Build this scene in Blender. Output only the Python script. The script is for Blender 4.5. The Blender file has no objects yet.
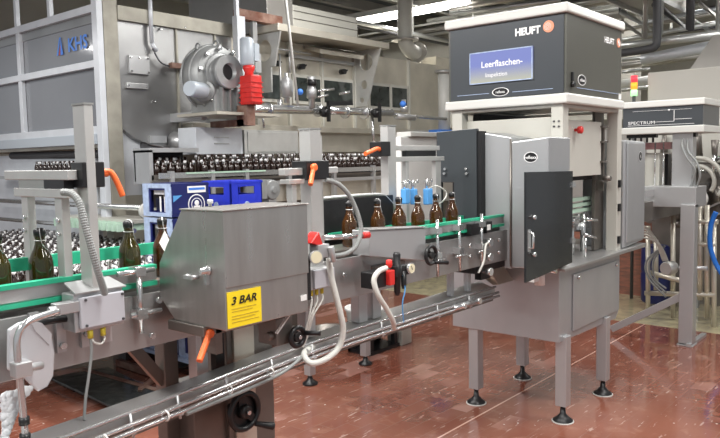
import bpy, math, random
from mathutils import Vector, Matrix
random.seed(7)
scn = bpy.context.scene
C = scn.collection

# ------------------------------------------------------------------ camera
cam_d = bpy.data.cameras.new('camera'); cam = bpy.data.objects.new('camera', cam_d); C.objects.link(cam)
cam_d.sensor_width = 36; cam_d.lens = 35.5; cam_d.clip_start = 0.05; cam_d.clip_end = 100
R_ = Matrix(((0.64671, 0.07590, -0.75895), (-0.76249, 0.03932, -0.64580), (-0.01917, 0.99634, 0.08330)))
cam.matrix_world = Matrix.Translation((0, 0, 1.6)) @ R_.to_4x4()
scn.camera = cam
# ------------------------------------------------------------------ world, exposure
w = bpy.data.worlds.new('world'); scn.world = w; w.use_nodes = True
w.node_tree.nodes['Background'].inputs[0].default_value = (0.90, 0.95, 1.0, 1)
w.node_tree.nodes['Background'].inputs[1].default_value = 0.36
scn.view_settings.view_transform = 'Standard'; scn.view_settings.look = 'None'
scn.view_settings.exposure = 0.35; scn.view_settings.gamma = 1; scn.view_settings.use_curve_mapping = False
scn.cycles.use_denoising = True
scn.cycles.max_bounces = 7

def area(name, loc, size, power, col=(1, 0.98, 0.95), rot=(0, 0, 0)):
    l = bpy.data.lights.new(name, 'AREA'); l.shape = 'RECTANGLE'; l.size, l.size_y = size; l.energy = power; l.color = col
    o = bpy.data.objects.new(name, l); C.objects.link(o); o.location = loc; o.rotation_euler = rot
    return o
# unseen tube rows added for light and reflections hang at 3.9 m; each row's light
ADDED_LAMPS = [(0.2, 5.0, 3.9), (-1.6, 1.6, 3.9), (1.4, -1.2, 3.9), (1.4, 1.4, 3.9), (4.6, 0.6, 3.9), (1.4, 3.4, 3.9), (5.6, 3.9, 4.1), (8.2, 0.3, 4.0), (11.0, 3.0, 4.2)]  # first one added to light the floor around the accumulation table
for lx, ly, lz in ADDED_LAMPS:
    area('tube_light', (lx, ly, lz - 0.08), (0.3, 2.4), 95)
area('tube_light', (10.9, 2.2, 4.2), (0.15, 1.5), 45)  # added to brighten the ceiling pipework
area('tube_light', (9.58, 7.2, 3.9), (0.2, 2.8), 90)
area('tube_light', (2.6, 7.3, 2.95), (0.2, 1.2), 10)

# ------------------------------------------------------------------ materials
def mat(name, col, rough=0.5, metal=0.0, noise=0.0, scale=6.0, stretch=(1, 1, 1), bump=0.0, trans=0.0, emit=None, estr=0, coat=0.0, rvar=0.0, col2=None, ior=1.45, alpha=1.0):
    m = bpy.data.materials.new(name); m.use_nodes = True
    nt = m.node_tree; b = nt.nodes['Principled BSDF']
    b.inputs['Base Color'].default_value = (*col, 1); b.inputs['Roughness'].default_value = rough
    b.inputs['Metallic'].default_value = metal; b.inputs['IOR'].default_value = ior
    b.inputs['Transmission Weight'].default_value = trans; b.inputs['Coat Weight'].default_value = coat
    if alpha < 1: b.inputs['Alpha'].default_value = alpha
    if emit: b.inputs['Emission Color'].default_value = (*emit, 1); b.inputs['Emission Strength'].default_value = estr
    if noise or bump or rvar or col2:
        tc = nt.nodes.new('ShaderNodeTexCoord'); mp = nt.nodes.new('ShaderNodeMapping'); mp.inputs['Scale'].default_value = stretch
        nz = nt.nodes.new('ShaderNodeTexNoise'); nz.inputs['Scale'].default_value = scale; nz.inputs['Detail'].default_value = 5
        nt.links.new(tc.outputs['Object'], mp.inputs[0]); nt.links.new(mp.outputs[0], nz.inputs[0])
        rp = nt.nodes.new('ShaderNodeMapRange'); rp.inputs[1].default_value = 0.3; rp.inputs[2].default_value = 0.7
        nt.links.new(nz.outputs[0], rp.inputs[0])
        mx = nt.nodes.new('ShaderNodeMix'); mx.data_type = 'RGBA'
        c2 = col2 or tuple(max(0, c * (1 - noise)) for c in col)
        mx.inputs[6].default_value = (*col, 1); mx.inputs[7].default_value = (*c2, 1)
        nt.links.new(rp.outputs[0], mx.inputs[0]); nt.links.new(mx.outputs[2], b.inputs['Base Color'])
        if rvar:
            mr = nt.nodes.new('ShaderNodeMapRange'); mr.inputs[3].default_value = max(0.02, rough - rvar); mr.inputs[4].default_value = rough + rvar
            nt.links.new(rp.outputs[0], mr.inputs[0]); nt.links.new(mr.outputs[0], b.inputs['Roughness'])
        if bump:
            bp = nt.nodes.new('ShaderNodeBump'); bp.inputs['Strength'].default_value = bump; bp.inputs['Distance'].default_value = 0.01
            nt.links.new(nz.outputs[0], bp.inputs['Height']); nt.links.new(bp.outputs[0], b.inputs['Normal'])
    return m
M = {}
M['steel'] = mat('brushed_steel', (0.54, 0.545, 0.55), 0.38, 0.68, 0.10, 3, (1, 1, 1), 0.0, rvar=0.05)
M['steel_h'] = mat('brushed_steel_horizontal', (0.47, 0.465, 0.46), 0.34, 0.74, 0.16, 3, (1, 2, 2), 0.0, rvar=0.06)
M['steel_dark'] = mat('dull_dark_steel', (0.24, 0.22, 0.20), 0.42, 0.7, 0.3, 5, (1, 1, 1), 0.0)
M['steel_box'] = mat('weathered_steel_cover', (0.46, 0.45, 0.43), 0.33, 0.8, 0.22, 3, (6, 6, 1), 0.05, rvar=0.07)
M['steel_body'] = mat('satin_steel_cabinet', (0.47, 0.48, 0.49), 0.36, 0.62, 0.12, 2.0, (2, 2, 1), 0.0, rvar=0.05)
M['steel_warm'] = mat('old_warm_steel', (0.68, 0.64, 0.55), 0.40, 0.6, 0.25, 3, (1, 1, 1), 0.05)
M['steel_tank'] = mat('grey_tank_steel', (0.42, 0.42, 0.42), 0.33, 0.75, 0.3, 1.6, (1, 1, 1), 0.04)
M['chrome'] = mat('polished_steel', (0.66, 0.67, 0.67), 0.20, 0.85)
M['alu'] = mat('anodised_aluminium', (0.60, 0.60, 0.58), 0.42, 0.6, 0.12, 8)
M['frame'] = mat('light_grey_frame', (0.70, 0.73, 0.77), 0.4, 0.2, 0.12, 6)
M['beam'] = mat('beige_worn_column', (0.42, 0.40, 0.34), 0.5, 0.3, 0.3, 6)
M['white'] = mat('off_white_paint', (0.62, 0.62, 0.59), 0.4, 0, 0.05, 3)
M['cream'] = mat('cream_cabinet_paint', (0.54, 0.53, 0.48), 0.35, 0.1, 0.08, 3)
M['beige'] = mat('beige_wall_panel', (0.55, 0.54, 0.49), 0.5, 0, 0.08, 1.5)
M['slate'] = mat('slate_grey_paint', (0.055, 0.062, 0.070), 0.34, 0.1, 0.1, 2, coat=0.15)
M['slate_lit'] = mat('slate_painted_reflection', (0.11, 0.11, 0.095), 0.30, 0.3, 0.12, 2, coat=0.2)  # slate hood colour made lighter and browner to paint in its reflections
M['door_grey'] = mat('anthracite_plate', (0.05, 0.058, 0.064), 0.35, 0.1, 0.15, 4, coat=0.1)
M['smoked'] = mat('smoked_acrylic', (0.018, 0.020, 0.022), 0.16, 0.0, coat=0.15, alpha=0.90)
M['black'] = mat('black_plastic', (0.015, 0.015, 0.016), 0.35, 0, 0.2, 20)
M['void'] = mat('opening_shade', (0.02, 0.02, 0.022), 0.6)  # near-black colour stands in for the shade inside openings
M['green'] = mat('green_wear_strip', (0.03, 0.42, 0.24), 0.35, 0, 0.12, 14)
M['palegreen'] = mat('pale_green_guide', (0.45, 0.62, 0.50), 0.4)
M['orange'] = mat('orange_lever', (0.85, 0.16, 0.04), 0.4)
M['red'] = mat('red_enamel', (0.70, 0.035, 0.03), 0.38, 0, 0.2, 12)
M['hose'] = mat('grey_ribbed_hose', (0.24, 0.25, 0.245), 0.45)
M['hose_white'] = mat('milky_hose', (0.62, 0.62, 0.58), 0.4)
M['boxgrey'] = mat('pale_grey_lid', (0.50, 0.51, 0.55), 0.45)
M['yellow'] = mat('yellow_sticker', (0.90, 0.68, 0.02), 0.5)
M['ytip'] = mat('yellow_connector', (0.65, 0.55, 0.05), 0.4)
M['ink'] = mat('black_ink', (0.01, 0.01, 0.01), 0.6)
M['inkbrown'] = mat('faint_print', (0.55, 0.38, 0.03), 0.6)
M['whiteink'] = mat('white_print', (0.85, 0.85, 0.85), 0.5)
M['paper'] = mat('white_sticker', (0.78, 0.78, 0.76), 0.5)
M['dial'] = mat('cream_dial', (0.75, 0.70, 0.50), 0.3)
M['logo_orange'] = mat('orange_badge', (0.75, 0.30, 0.18), 0.4)
M['blue'] = mat('blue_crate', (0.025, 0.045, 0.60), 0.35, 0, 0.15, 9)
M['navy'] = mat('navy_crate', (0.012, 0.018, 0.12), 0.4, 0, 0.2, 9)
M['iceblue'] = mat('pale_blue_crate_rim', (0.42, 0.52, 0.72), 0.4, 0, 0.3, 30)
M['skyblue'] = mat('light_blue_plastic', (0.10, 0.34, 0.70), 0.4, 0, 0.1, 10)
M['bluehose'] = mat('bright_blue_hose', (0.02, 0.16, 0.60), 0.35)
M['khsblue'] = mat('blue_lettering', (0.06, 0.22, 0.72), 0.4)
M['pumpgrey'] = mat('grey_cast_housing', (0.33, 0.34, 0.34), 0.42, 0.35, 0.2, 8, bump=0.05)
M['pumpmotor'] = mat('pale_blue_grey_motor', (0.45, 0.50, 0.55), 0.4, 0.1)
M['pink'] = mat('dusty_pink_panel', (0.38, 0.20, 0.20), 0.5)
M['rust'] = mat('rusty_beam', (0.30, 0.20, 0.16), 0.7, 0.2, 0, 10, col2=(0.14, 0.05, 0.03))
M['grating'] = mat('wet_dark_mat', (0.055, 0.06, 0.058), 0.16, 0.1, 0.6, 12, bump=0.3)
M['duct'] = mat('galvanised_duct', (0.48, 0.46, 0.43), 0.4, 0.6, 0.2, 2)
M['pipe'] = mat('pale_service_pipe', (0.62, 0.63, 0.62), 0.3, 0.6, 0.15, 3)
M['darkpipe'] = mat('dark_service_pipe', (0.07, 0.07, 0.075), 0.5)
M['ceil'] = mat('dark_ceiling', (0.20, 0.22, 0.25), 0.8, 0, 0.5, 1.2)
M['wall'] = mat('pale_hall_wall', (0.52, 0.50, 0.45), 0.6, 0, 0.15, 1.0)
M['brick'] = mat('brick_red_plinth', (0.32, 0.12, 0.08), 0.5, 0, 0, 9, (1, 1, 5), 0.1, col2=(0.16, 0.08, 0.06))
M['glassdark'] = mat('dirty_inspection_glass', (0.05, 0.06, 0.055), 0.12, 0, 0.6, 9, coat=0.4)
M['greyglass'] = mat('hazy_window_sheet', (0.24, 0.25, 0.27), 0.16, 0.2, 0.18, 0.9, coat=0.5)
M['foam'] = mat('soap_foam', (0.70, 0.72, 0.74), 0.45, 0, 0.1, 20, bump=0.3)
M['guard'] = mat('milky_splash_guard', (0.66, 0.68, 0.71), 0.22, 0.3, 0.12, 4, bump=0.03, rvar=0.05)
M['bottle'] = mat('brown_glass', (0.11, 0.042, 0.010), 0.04, 0, trans=0.6, coat=0.6)
M['bottle_green'] = mat('olive_brown_glass', (0.055, 0.045, 0.008), 0.04, 0, trans=0.45, coat=0.6)
M['bottle_far'] = mat('dark_brown_glass', (0.022, 0.011, 0.008), 0.08, 0, coat=0.7)
M['wire'] = mat('bright_closure_wire', (0.75, 0.75, 0.76), 0.3, 0.9)
M['porcelain'] = mat('white_porcelain', (0.80, 0.80, 0.80), 0.25)
M['lamp'] = mat('lit_tube', (1, 1, 1), 0.5, emit=(1, 0.98, 0.92), estr=9)
M['lred'] = mat('lit_red_lens', (0.9, 0.05, 0.08), 0.3, emit=(1, 0.06, 0.08), estr=0.7)
M['lamber'] = mat('lit_amber_lens', (0.9, 0.4, 0.03), 0.3, emit=(1, 0.4, 0.05), estr=0.7)
M['lgreen'] = mat('lit_green_lens', (0.4, 0.9, 0.4), 0.3, emit=(0.5, 1, 0.5), estr=0.8)
M['ochre'] = mat('ochre_board', (0.50, 0.42, 0.22), 0.6, 0, 0.2, 9)

def floor_mat():
    m = bpy.data.materials.new('wet_red_tiles'); m.use_nodes = True; nt = m.node_tree; N = nt.nodes; L = nt.links
    b = N['Principled BSDF']; tc = N.new('ShaderNodeTexCoord')
    br = N.new('ShaderNodeTexBrick'); br.inputs['Scale'].default_value = 1.0
    br.inputs['Brick Width'].default_value = 0.24; br.inputs['Row Height'].default_value = 0.12; br.inputs['Mortar Size'].default_value = 0.003
    br.inputs['Color1'].default_value = (0.215, 0.070, 0.044, 1); br.inputs['Color2'].default_value = (0.165, 0.052, 0.034, 1); br.inputs['Mortar'].default_value = (0.22, 0.11, 0.085, 1)
    L.new(tc.outputs['Object'], br.inputs[0])
    # worn, bleached single tiles
    def noise(scale, det, dist=0):
        n = N.new('ShaderNodeTexNoise'); n.inputs['Scale'].default_value = scale; n.inputs['Detail'].default_value = det; n.inputs['Distortion'].default_value = dist
        L.new(tc.outputs['Object'], n.inputs[0]); return n
    def rng(src, a, c, lo=0, hi=1):
        r = N.new('ShaderNodeMapRange'); r.inputs[1].default_value = a; r.inputs[2].default_value = c; r.inputs[3].default_value = lo; r.inputs[4].default_value = hi
        L.new(src, r.inputs[0]); return r.outputs[0]
    def mix(f, a, c):
        x = N.new('ShaderNodeMix'); x.data_type = 'RGBA'
        L.new(f, x.inputs[0]) if not isinstance(f, float) else None
        for i, v in ((6, a), (7, c)):
            if isinstance(v, tuple): x.inputs[i].default_value = v
            else: L.new(v, x.inputs[i])
        return x.outputs[2]
    n1 = noise(1.1, 4); n2 = noise(9, 6, 0.4); n3 = noise(38, 3)
    col = mix(rng(n1.outputs[0], 0.42, 0.66), br.outputs[0], (0.26, 0.10, 0.066, 1))
    col = mix(rng(n2.outputs[0], 0.56, 0.74, 0, 0.65), col, (0.34, 0.17, 0.12, 1))
    # chipped pale streaks, elongated along the tiles
    mp = N.new('ShaderNodeMapping'); mp.inputs['Scale'].default_value = (2.4, 14.0, 1); L.new(tc.outputs['Object'], mp.inputs[0])
    ns = N.new('ShaderNodeTexNoise'); ns.inputs['Scale'].default_value = 3.0; ns.inputs['Detail'].default_value = 9; L.new(mp.outputs[0], ns.inputs[0])
    col = mix(rng(ns.outputs[0], 0.645, 0.68, 0, 0.5), col, (0.60, 0.46, 0.40, 1))
    # random bleached bricks
    vb = N.new('ShaderNodeTexBrick'); vb.inputs['Brick Width'].default_value = 0.24; vb.inputs['Row Height'].default_value = 0.12; vb.inputs['Scale'].default_value = 1; vb.inputs['Mortar Size'].default_value = 0
    vb.inputs['Color1'].default_value = (0, 0, 0, 1); vb.inputs['Color2'].default_value = (1, 1, 1, 1); L.new(tc.outputs['Object'], vb.inputs[0])
    pb = rng(vb.outputs[0], 0.80, 0.82, 0, 1)
    pn = rng(noise(0.9, 2).outputs[0], 0.50, 0.56, 0, 0.7)
    mm = N.new('ShaderNodeMath'); mm.operation = 'MULTIPLY'; L.new(pb, mm.inputs[0]); L.new(pn, mm.inputs[1])
    col = mix(mm.outputs[0], col, (0.42, 0.22, 0.18, 1))
    # small debris specks
    vo = N.new('ShaderNodeTexVoronoi'); vo.inputs['Scale'].default_value = 13; L.new(tc.outputs['Object'], vo.inputs[0])
    sp = rng(vo.outputs['Distance'], 0.09, 0.06, 0, 1)
    s2 = rng(noise(2.0, 2).outputs[0], 0.5, 0.56)
    m2 = N.new('ShaderNodeMath'); m2.operation = 'MULTIPLY'; L.new(sp, m2.inputs[0]); L.new(s2, m2.inputs[1])
    col = mix(m2.outputs[0], col, (0.75, 0.68, 0.62, 1))
    # grout joint running along the line at y = 2.24 and the pale tiled drain strip beyond x = 6.75
    sx = N.new('ShaderNodeSeparateXYZ'); L.new(tc.outputs['Object'], sx.inputs[0])
    dx = N.new('ShaderNodeMath'); dx.operation = 'COMPARE'; dx.inputs[1].default_value = -2.01; dx.inputs[2].default_value = 0.006; L.new(sx.outputs[1], dx.inputs[0])
    col = mix(dx.outputs[0], col, (0.66, 0.42, 0.34, 1))
    far = mix(rng(n2.outputs[0], 0.35, 0.7), (0.50, 0.45, 0.28, 1), (0.30, 0.26, 0.18, 1))
    gx = N.new('ShaderNodeMath'); gx.operation = 'GREATER_THAN'; gx.inputs[1].default_value = 0.25; L.new(sx.outputs[0], gx.inputs[0])
    col = mix(gx.outputs[0], col, far)
    L.new(col, b.inputs['Base Color'])
    L.new(rng(n1.outputs[0], 0.35, 0.65, 0.05, 0.20), b.inputs['Roughness'])
    bp = N.new('ShaderNodeBump'); bp.inputs['Strength'].default_value = 0.22; bp.inputs['Distance'].default_value = 0.006
    L.new(n2.outputs[0], bp.inputs['Height']); L.new(bp.outputs[0], b.inputs['Normal'])
    b.inputs['Coat Weight'].default_value = 0.35; b.inputs['Coat Roughness'].default_value = 0.06
    return m
M['floor'] = floor_mat()
def screen_mat():
    m = bpy.data.materials.new('lit_display'); m.use_nodes = True; nt = m.node_tree; b = nt.nodes['Principled BSDF']
    tc = nt.nodes.new('ShaderNodeTexCoord'); sx = nt.nodes.new('ShaderNodeSeparateXYZ'); nt.links.new(tc.outputs['Generated'], sx.inputs[0])
    nz = nt.nodes.new('ShaderNodeTexNoise'); nz.inputs['Scale'].default_value = 60; nt.links.new(tc.outputs['Generated'], nz.inputs[0])
    ad = nt.nodes.new('ShaderNodeMath'); ad.operation = 'MULTIPLY_ADD'; ad.inputs[1].default_value = 0.35; nt.links.new(nz.outputs[0], ad.inputs[0]); nt.links.new(sx.outputs[2], ad.inputs[2])
    cr = nt.nodes.new('ShaderNodeValToRGB'); e = cr.color_ramp.elements
    e[0].position = 0.2; e[0].color = (0.50, 0.50, 0.38, 1); e[1].position = 0.75; e[1].color = (0.20, 0.24, 0.55, 1)
    nt.links.new(ad.outputs[0], cr.inputs[0])
    b.inputs['Base Color'].default_value = (0.02, 0.02, 0.03, 1); b.inputs['Roughness'].default_value = 0.2
    nt.links.new(cr.outputs[0], b.inputs['Emission Color']); b.inputs['Emission Strength'].default_value = 0.85
    return m
M['screen'] = screen_mat()

# ------------------------------------------------------------------ mesh helpers
def vec(*a): return Vector(a)
def origin_of(o):
    p = Vector((0, 0, 0))
    while o is not None: p = p + o.location; o = o.parent
    return p
def tag(o, label=None, cat=None, group=None, kind=None):
    if label: o['label'] = label
    if cat: o['category'] = cat
    if group: o['group'] = group
    if kind: o['kind'] = kind
    return o
class MB:
    def __init__(s): s.v = []; s.f = []; s.sm = []; s.mi = []
    def face(s, idx, smooth=False, mi=0): s.f.append(idx); s.sm.append(smooth); s.mi.append(mi)
    def box(s, x0, x1, y0, y1, z0, z1, mi=0):
        n = len(s.v)
        s.v += [Vector(p) for p in ((x0, y0, z0), (x1, y0, z0), (x1, y1, z0), (x0, y1, z0), (x0, y0, z1), (x1, y0, z1), (x1, y1, z1), (x0, y1, z1))]
        for q in ((0, 3, 2, 1), (4, 5, 6, 7), (0, 1, 5, 4), (1, 2, 6, 5), (2, 3, 7, 6), (3, 0, 4, 7)): s.face([n + i for i in q], mi=mi)
        return s
    def bar(s, p, q, w, h, up=(0, 0, 1), mi=0):
        p, q = Vector(p), Vector(q); d = (q - p).normalized(); u = Vector(up)
        if abs(d.dot(u)) > 0.99: u = Vector((1, 0, 0))
        a = d.cross(u).normalized(); b = a.cross(d)
        n = len(s.v)
        for c in (p, q):
            for i, j in ((-1, -1), (1, -1), (1, 1), (-1, 1)): s.v.append(c + a * (i * w / 2) + b * (j * h / 2))
        for f in ((0, 1, 2, 3), (7, 6, 5, 4), (0, 4, 5, 1), (1, 5, 6, 2), (2, 6, 7, 3), (3, 7, 4, 0)): s.face([n + i for i in f], mi=mi)
        return s
    def ring(s, c, a, b, r, n):
        i0 = len(s.v)
        for i in range(n):
            t = 2 * math.pi * i / n; s.v.append(c + a * (r * math.cos(t)) + b * (r * math.sin(t)))
        return i0
    def lathe(s, p, axis, prof, n=16, mi=0, sharp=True):
        """prof: list of (distance along axis, radius[, material index])"""
        p = Vector(p); d = Vector(axis).normalized()
        u = Vector((0, 0, 1)) if abs(d.z) < 0.9 else Vector((1, 0, 0))
        a = d.cross(u).normalized(); b = d.cross(a)
        prev = None
        for pr in prof:
            h, r = pr[0], max(pr[1], 1e-5); m_ = pr[2] if len(pr) > 2 else mi
            r1 = s.ring(p + d * h, a, b, r, n)
            if prev is None: s.face([r1 + i for i in range(n)], mi=m_)
            else:
                steep = abs(h - ph) < abs(r - pr_) * 0.6
                for i in range(n):
                    j = (i + 1) % n; s.face([prev + i, prev + j, r1 + j, r1 + i], not steep, m_)
            prev = r1; ph, pr_ = h, r
        s.face([prev + i for i in range(n)], mi=m_)
        return s
    def cyl(s, p, q, r, r2=None, n=14, mi=0):
        p, q = Vector(p), Vector(q)
        return s.lathe(p, q - p, [(0, r), ((q - p).length, r if r2 is None else r2)], n, mi)
    def tube(s, pts, r, n=8, res=6, ribs=0, mi=0, close=True):
        P = [Vector(p) for p in pts]
        if res > 1 and len(P) > 2:
            out = []
            for i in range(len(P) - 1):
                p0 = P[max(i - 1, 0)]; p1 = P[i]; p2 = P[i + 1]; p3 = P[min(i + 2, len(P) - 1)]
                for k in range(res):
                    t = k / res
                    out.append(0.5 * ((2 * p1) + (p2 - p0) * t + (2 * p0 - 5 * p1 + 4 * p2 - p3) * t * t + (3 * p1 - p0 - 3 * p2 + p3) * t ** 3))
            out.append(P[-1]); P = out
        if ribs:
            L = [0]
            for i in range(1, len(P)): L.append(L[-1] + (P[i] - P[i - 1]).length)
            out = []; m = int(L[-1] / ribs) * 2
            j = 0
            for k in range(m + 1):
                t = L[-1] * k / m
                while j < len(P) - 2 and L[j + 1] < t: j += 1
                f = (t - L[j]) / max(L[j + 1] - L[j], 1e-9); out.append(P[j].lerp(P[j + 1], min(1, f)))
            P = out
        nrm = None; prev = None
        for i, p in enumerate(P):
            d = (P[min(i + 1, len(P) - 1)] - P[max(i - 1, 0)]).normalized()
            if nrm is None:
                u = Vector((0, 0, 1)) if abs(d.z) < 0.9 else Vector((1, 0, 0)); nrm = d.cross(u).normalized()
            else: nrm = (nrm - d * nrm.dot(d)).normalized()
            rr = r * (1.0 if not ribs or i % 2 else 0.86)
            r1 = s.ring(p, nrm, d.cross(nrm), rr, n)
            if prev is not None:
                for k in range(n):
                    j = (k + 1) % n; s.face([prev + k, prev + j, r1 + j, r1 + k], not ribs, mi)
            elif close: s.face([r1 + k for k in range(n)][::-1], mi=mi)
            prev = r1
        if close: s.face([prev + k for k in range(n)], mi=mi)
        return s
    def prism(s, poly, ext, mi=0):
        e = Vector(ext); n = len(s.v); k = len(poly)
        s.v += [Vector(p) for p in poly] + [Vector(p) + e for p in poly]
        s.face([n + i for i in range(k)], mi=mi); s.face([n + k + i for i in range(k)][::-1], mi=mi)
        for i in range(k):
            j = (i + 1) % k; s.face([n + i, n + k + i, n + k + j, n + j], mi=mi)
        return s
    def torus(s, c, axis, R, r, n=24, m=8, mi=0):
        c = Vector(c); d = Vector(axis).normalized(); u = Vector((0, 0, 1)) if abs(d.z) < 0.9 else Vector((1, 0, 0))
        a = d.cross(u).normalized(); b = d.cross(a); n0 = len(s.v)
        for i in range(n):
            t = 2 * math.pi * i / n; e = a * math.cos(t) + b * math.sin(t)
            for j in range(m):
                q = 2 * math.pi * j / m; s.v.append(c + e * (R + r * math.cos(q)) + d * (r * math.sin(q)))
        for i in range(n):
            for j in range(m):
                i2 = (i + 1) % n; j2 = (j + 1) % m
                s.face([n0 + i * m + j, n0 + i2 * m + j, n0 + i2 * m + j2, n0 + i * m + j2], True, mi)
        return s
    def ball(s, c, r, n=10, sq=(1, 1, 1), mi=0):
        c = Vector(c); n0 = len(s.v); m = max(4, n // 2)
        for i in range(m + 1):
            t = math.pi * i / m
            for j in range(n):
                q = 2 * math.pi * j / n
                s.v.append(c + Vector((r * sq[0] * math.sin(t) * math.cos(q), r * sq[1] * math.sin(t) * math.sin(q), r * sq[2] * math.cos(t))))
        for i in range(m):
            for j in range(n):
                j2 = (j + 1) % n; s.face([n0 + i * n + j, n0 + (i + 1) * n + j, n0 + (i + 1) * n + j2, n0 + i * n + j2], True, mi)
        return s
    def text(s, txt, org, right, up, size, depth=0.001, mi=0, bold=0.0, shear=0.0, sx=1.0, align='LEFT'):
        cu = bpy.data.curves.new('lettering', 'FONT'); cu.body = txt; cu.size = 1.0; cu.align_x = align; cu.offset = bold; cu.shear = shear; cu.resolution_u = 3
        ob = bpy.data.objects.new('lettering', cu); C.objects.link(ob)
        me = bpy.data.meshes.new_from_object(ob.evaluated_get(bpy.context.evaluated_depsgraph_get()))
        bpy.data.objects.remove(ob); bpy.data.curves.remove(cu)
        r_, u_ = Vector(right).normalized(), Vector(up).normalized(); nn = r_.cross(u_); o = Vector(org); n0 = len(s.v); k = size / 0.72
        for v in me.vertices: s.v.append(o + r_ * (v.co.x * k * sx) + u_ * (v.co.y * k) + nn * depth)
        for p in me.polygons: s.face([n0 + i for i in p.vertices], mi=mi)
        bpy.data.meshes.remove(me); return s
    def parts(s, name, m, parent=None, **k):
        """every separate piece becomes an object of its own"""
        par = list(range(len(s.v)))
        def find(a):
            while par[a] != a: par[a] = par[par[a]]; a = par[a]
            return a
        for f in s.f:
            r0 = find(f[0])
            for i in f[1:]: par[find(i)] = r0
        out = {}
        for i, f in enumerate(s.f): out.setdefault(find(f[0]), []).append(i)
        last = None
        for fs in out.values():
            c = MB(); mp = {}
            for i in fs:
                for q in s.f[i]:
                    if q not in mp: mp[q] = len(c.v); c.v.append(s.v[q])
                c.face([mp[q] for q in s.f[i]], s.sm[i], s.mi[i])
            last = c.build(name, m, parent, **k)
        return last
    def build(s, name, m, parent=None, label=None, cat=None, group=None, kind=None, bevel=0.0):
        if parent is not None: org = origin_of(parent)
        else:
            xs = [v.x for v in s.v]; ys = [v.y for v in s.v]; zs = [v.z for v in s.v]
            org = Vector(((min(xs) + max(xs)) / 2, (min(ys) + max(ys)) / 2, min(zs)))
        me = bpy.data.meshes.new(name); me.from_pydata([v - org for v in s.v], [], s.f)
        ms = m if isinstance(m, (list, tuple)) else [m]
        for x in ms: me.materials.append(M[x])
        for p, sm, mi in zip(me.polygons, s.sm, s.mi): p.use_smooth = sm; p.material_index = mi
        me.validate(); me.update()
        import bmesh
        bm = bmesh.new(); bm.from_mesh(me)
        bmesh.ops.recalc_face_normals(bm, faces=bm.faces); bm.to_mesh(me); bm.free()
        o = bpy.data.objects.new(name, me); C.objects.link(o)
        if parent is not None: o.parent = parent
        else: o.location = org
        if bevel:
            b = o.modifiers.new('edges', 'BEVEL'); b.width = bevel; b.segments = 2; b.limit_method = 'ANGLE'; b.angle_limit = 0.9
        return tag(o, label, cat, group, kind)
def thing(name, loc, label, cat, group=None):
    o = bpy.data.objects.new(name, None); o.empty_display_size = 0.1; C.objects.link(o); o.location = loc
    return tag(o, label, cat, group)
def kids(o, allo=None): return [c for c in C.objects if c.parent == o]
def copy_tree(o, parent=None, tree=None):
    c = o.copy(); C.objects.link(c); c.parent = parent
    for ch in (tree or {}).get(o.name, []): copy_tree(ch, c, tree)
    return c
def tree_of(o):
    t = {}
    for c in C.objects:
        if c.parent is not None: t.setdefault(c.parent.name, []).append(c)
    return t
def struct(name, mb, m, bevel=0): return mb.build(name, m, kind='structure', bevel=bevel)
def bolt(p, n, r=0.008, h=0.006): return MB().cyl(p, Vector(p) + Vector(n) * h, r, n=6)
XN, YN = (-1, 0, 0), (0, -1, 0)

# ------------------------------------------------------------------ setting
struct('floor', MB().box(-3, 16, -4, 12.5, -0.1, 0), 'floor')
struct('ceiling', MB().box(-4, 16, -5, 12.5, 5.0, 5.1), 'ceil')
struct('wall_back', MB().box(2.5, 16, 12.5, 12.6, 0, 5.0), 'wall')
struct('wall_right', MB().box(15.9, 16, -4, 12.5, 0, 5.0), 'wall')

# ------------------------------------------------------------------ HEUFT inspector cabinet
hm = thing('bottle_inspector', (4.36, 2.15, 0), 'large stainless steel bottle inspector with dark hood and lit display screen', 'machine')
# lower body
b = MB().prism([(3.88, 1.78, .50), (4.78, 1.78, .48), (4.84, 1.78, .54), (4.84, 1.78, .93), (3.88, 1.78, .93)], (0, .74, 0))
low = b.build('lower_cabinet', 'steel_body', hm, bevel=.004)
MB().box(4.06, 4.80, 1.770, 1.779, .535, .885).build('access_panel', 'steel_body', low, bevel=.003)
b = MB()
for x in (4.12, 4.74): b.cyl((x, 1.770, .86), (x, 1.755, .86), .012, n=8)
b.parts('panel_screw', 'chrome', low)
MB().prism([(3.86, 1.735, .93), (5.24, 1.735, .93), (5.24, 1.735, .958), (3.86, 1.735, .945)], (0, .80, 0)).build('deck', 'steel_h', hm, bevel=.003)
for (x, y) in ((3.96, 1.79), (3.925, 2.372), (4.583, 1.79), (4.58, 2.38)):
    g = MB().box(x - .035, x + .035, y - .035, y + .035, .10, .53).build('leg', 'steel', hm, bevel=.004)
    MB().lathe((x, y, 0), (0, 0, 1), [(0, .06), (.012, .06), (.03, .035), (.05, .018), (.10, .014)], 18).build('levelling_foot', 'black', g)
    MB().lathe((x, y, 0), (0, 0, 1), [(0.0, .066), (.006, .066)], 18).build('foot_rim', 'white', g)
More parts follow.
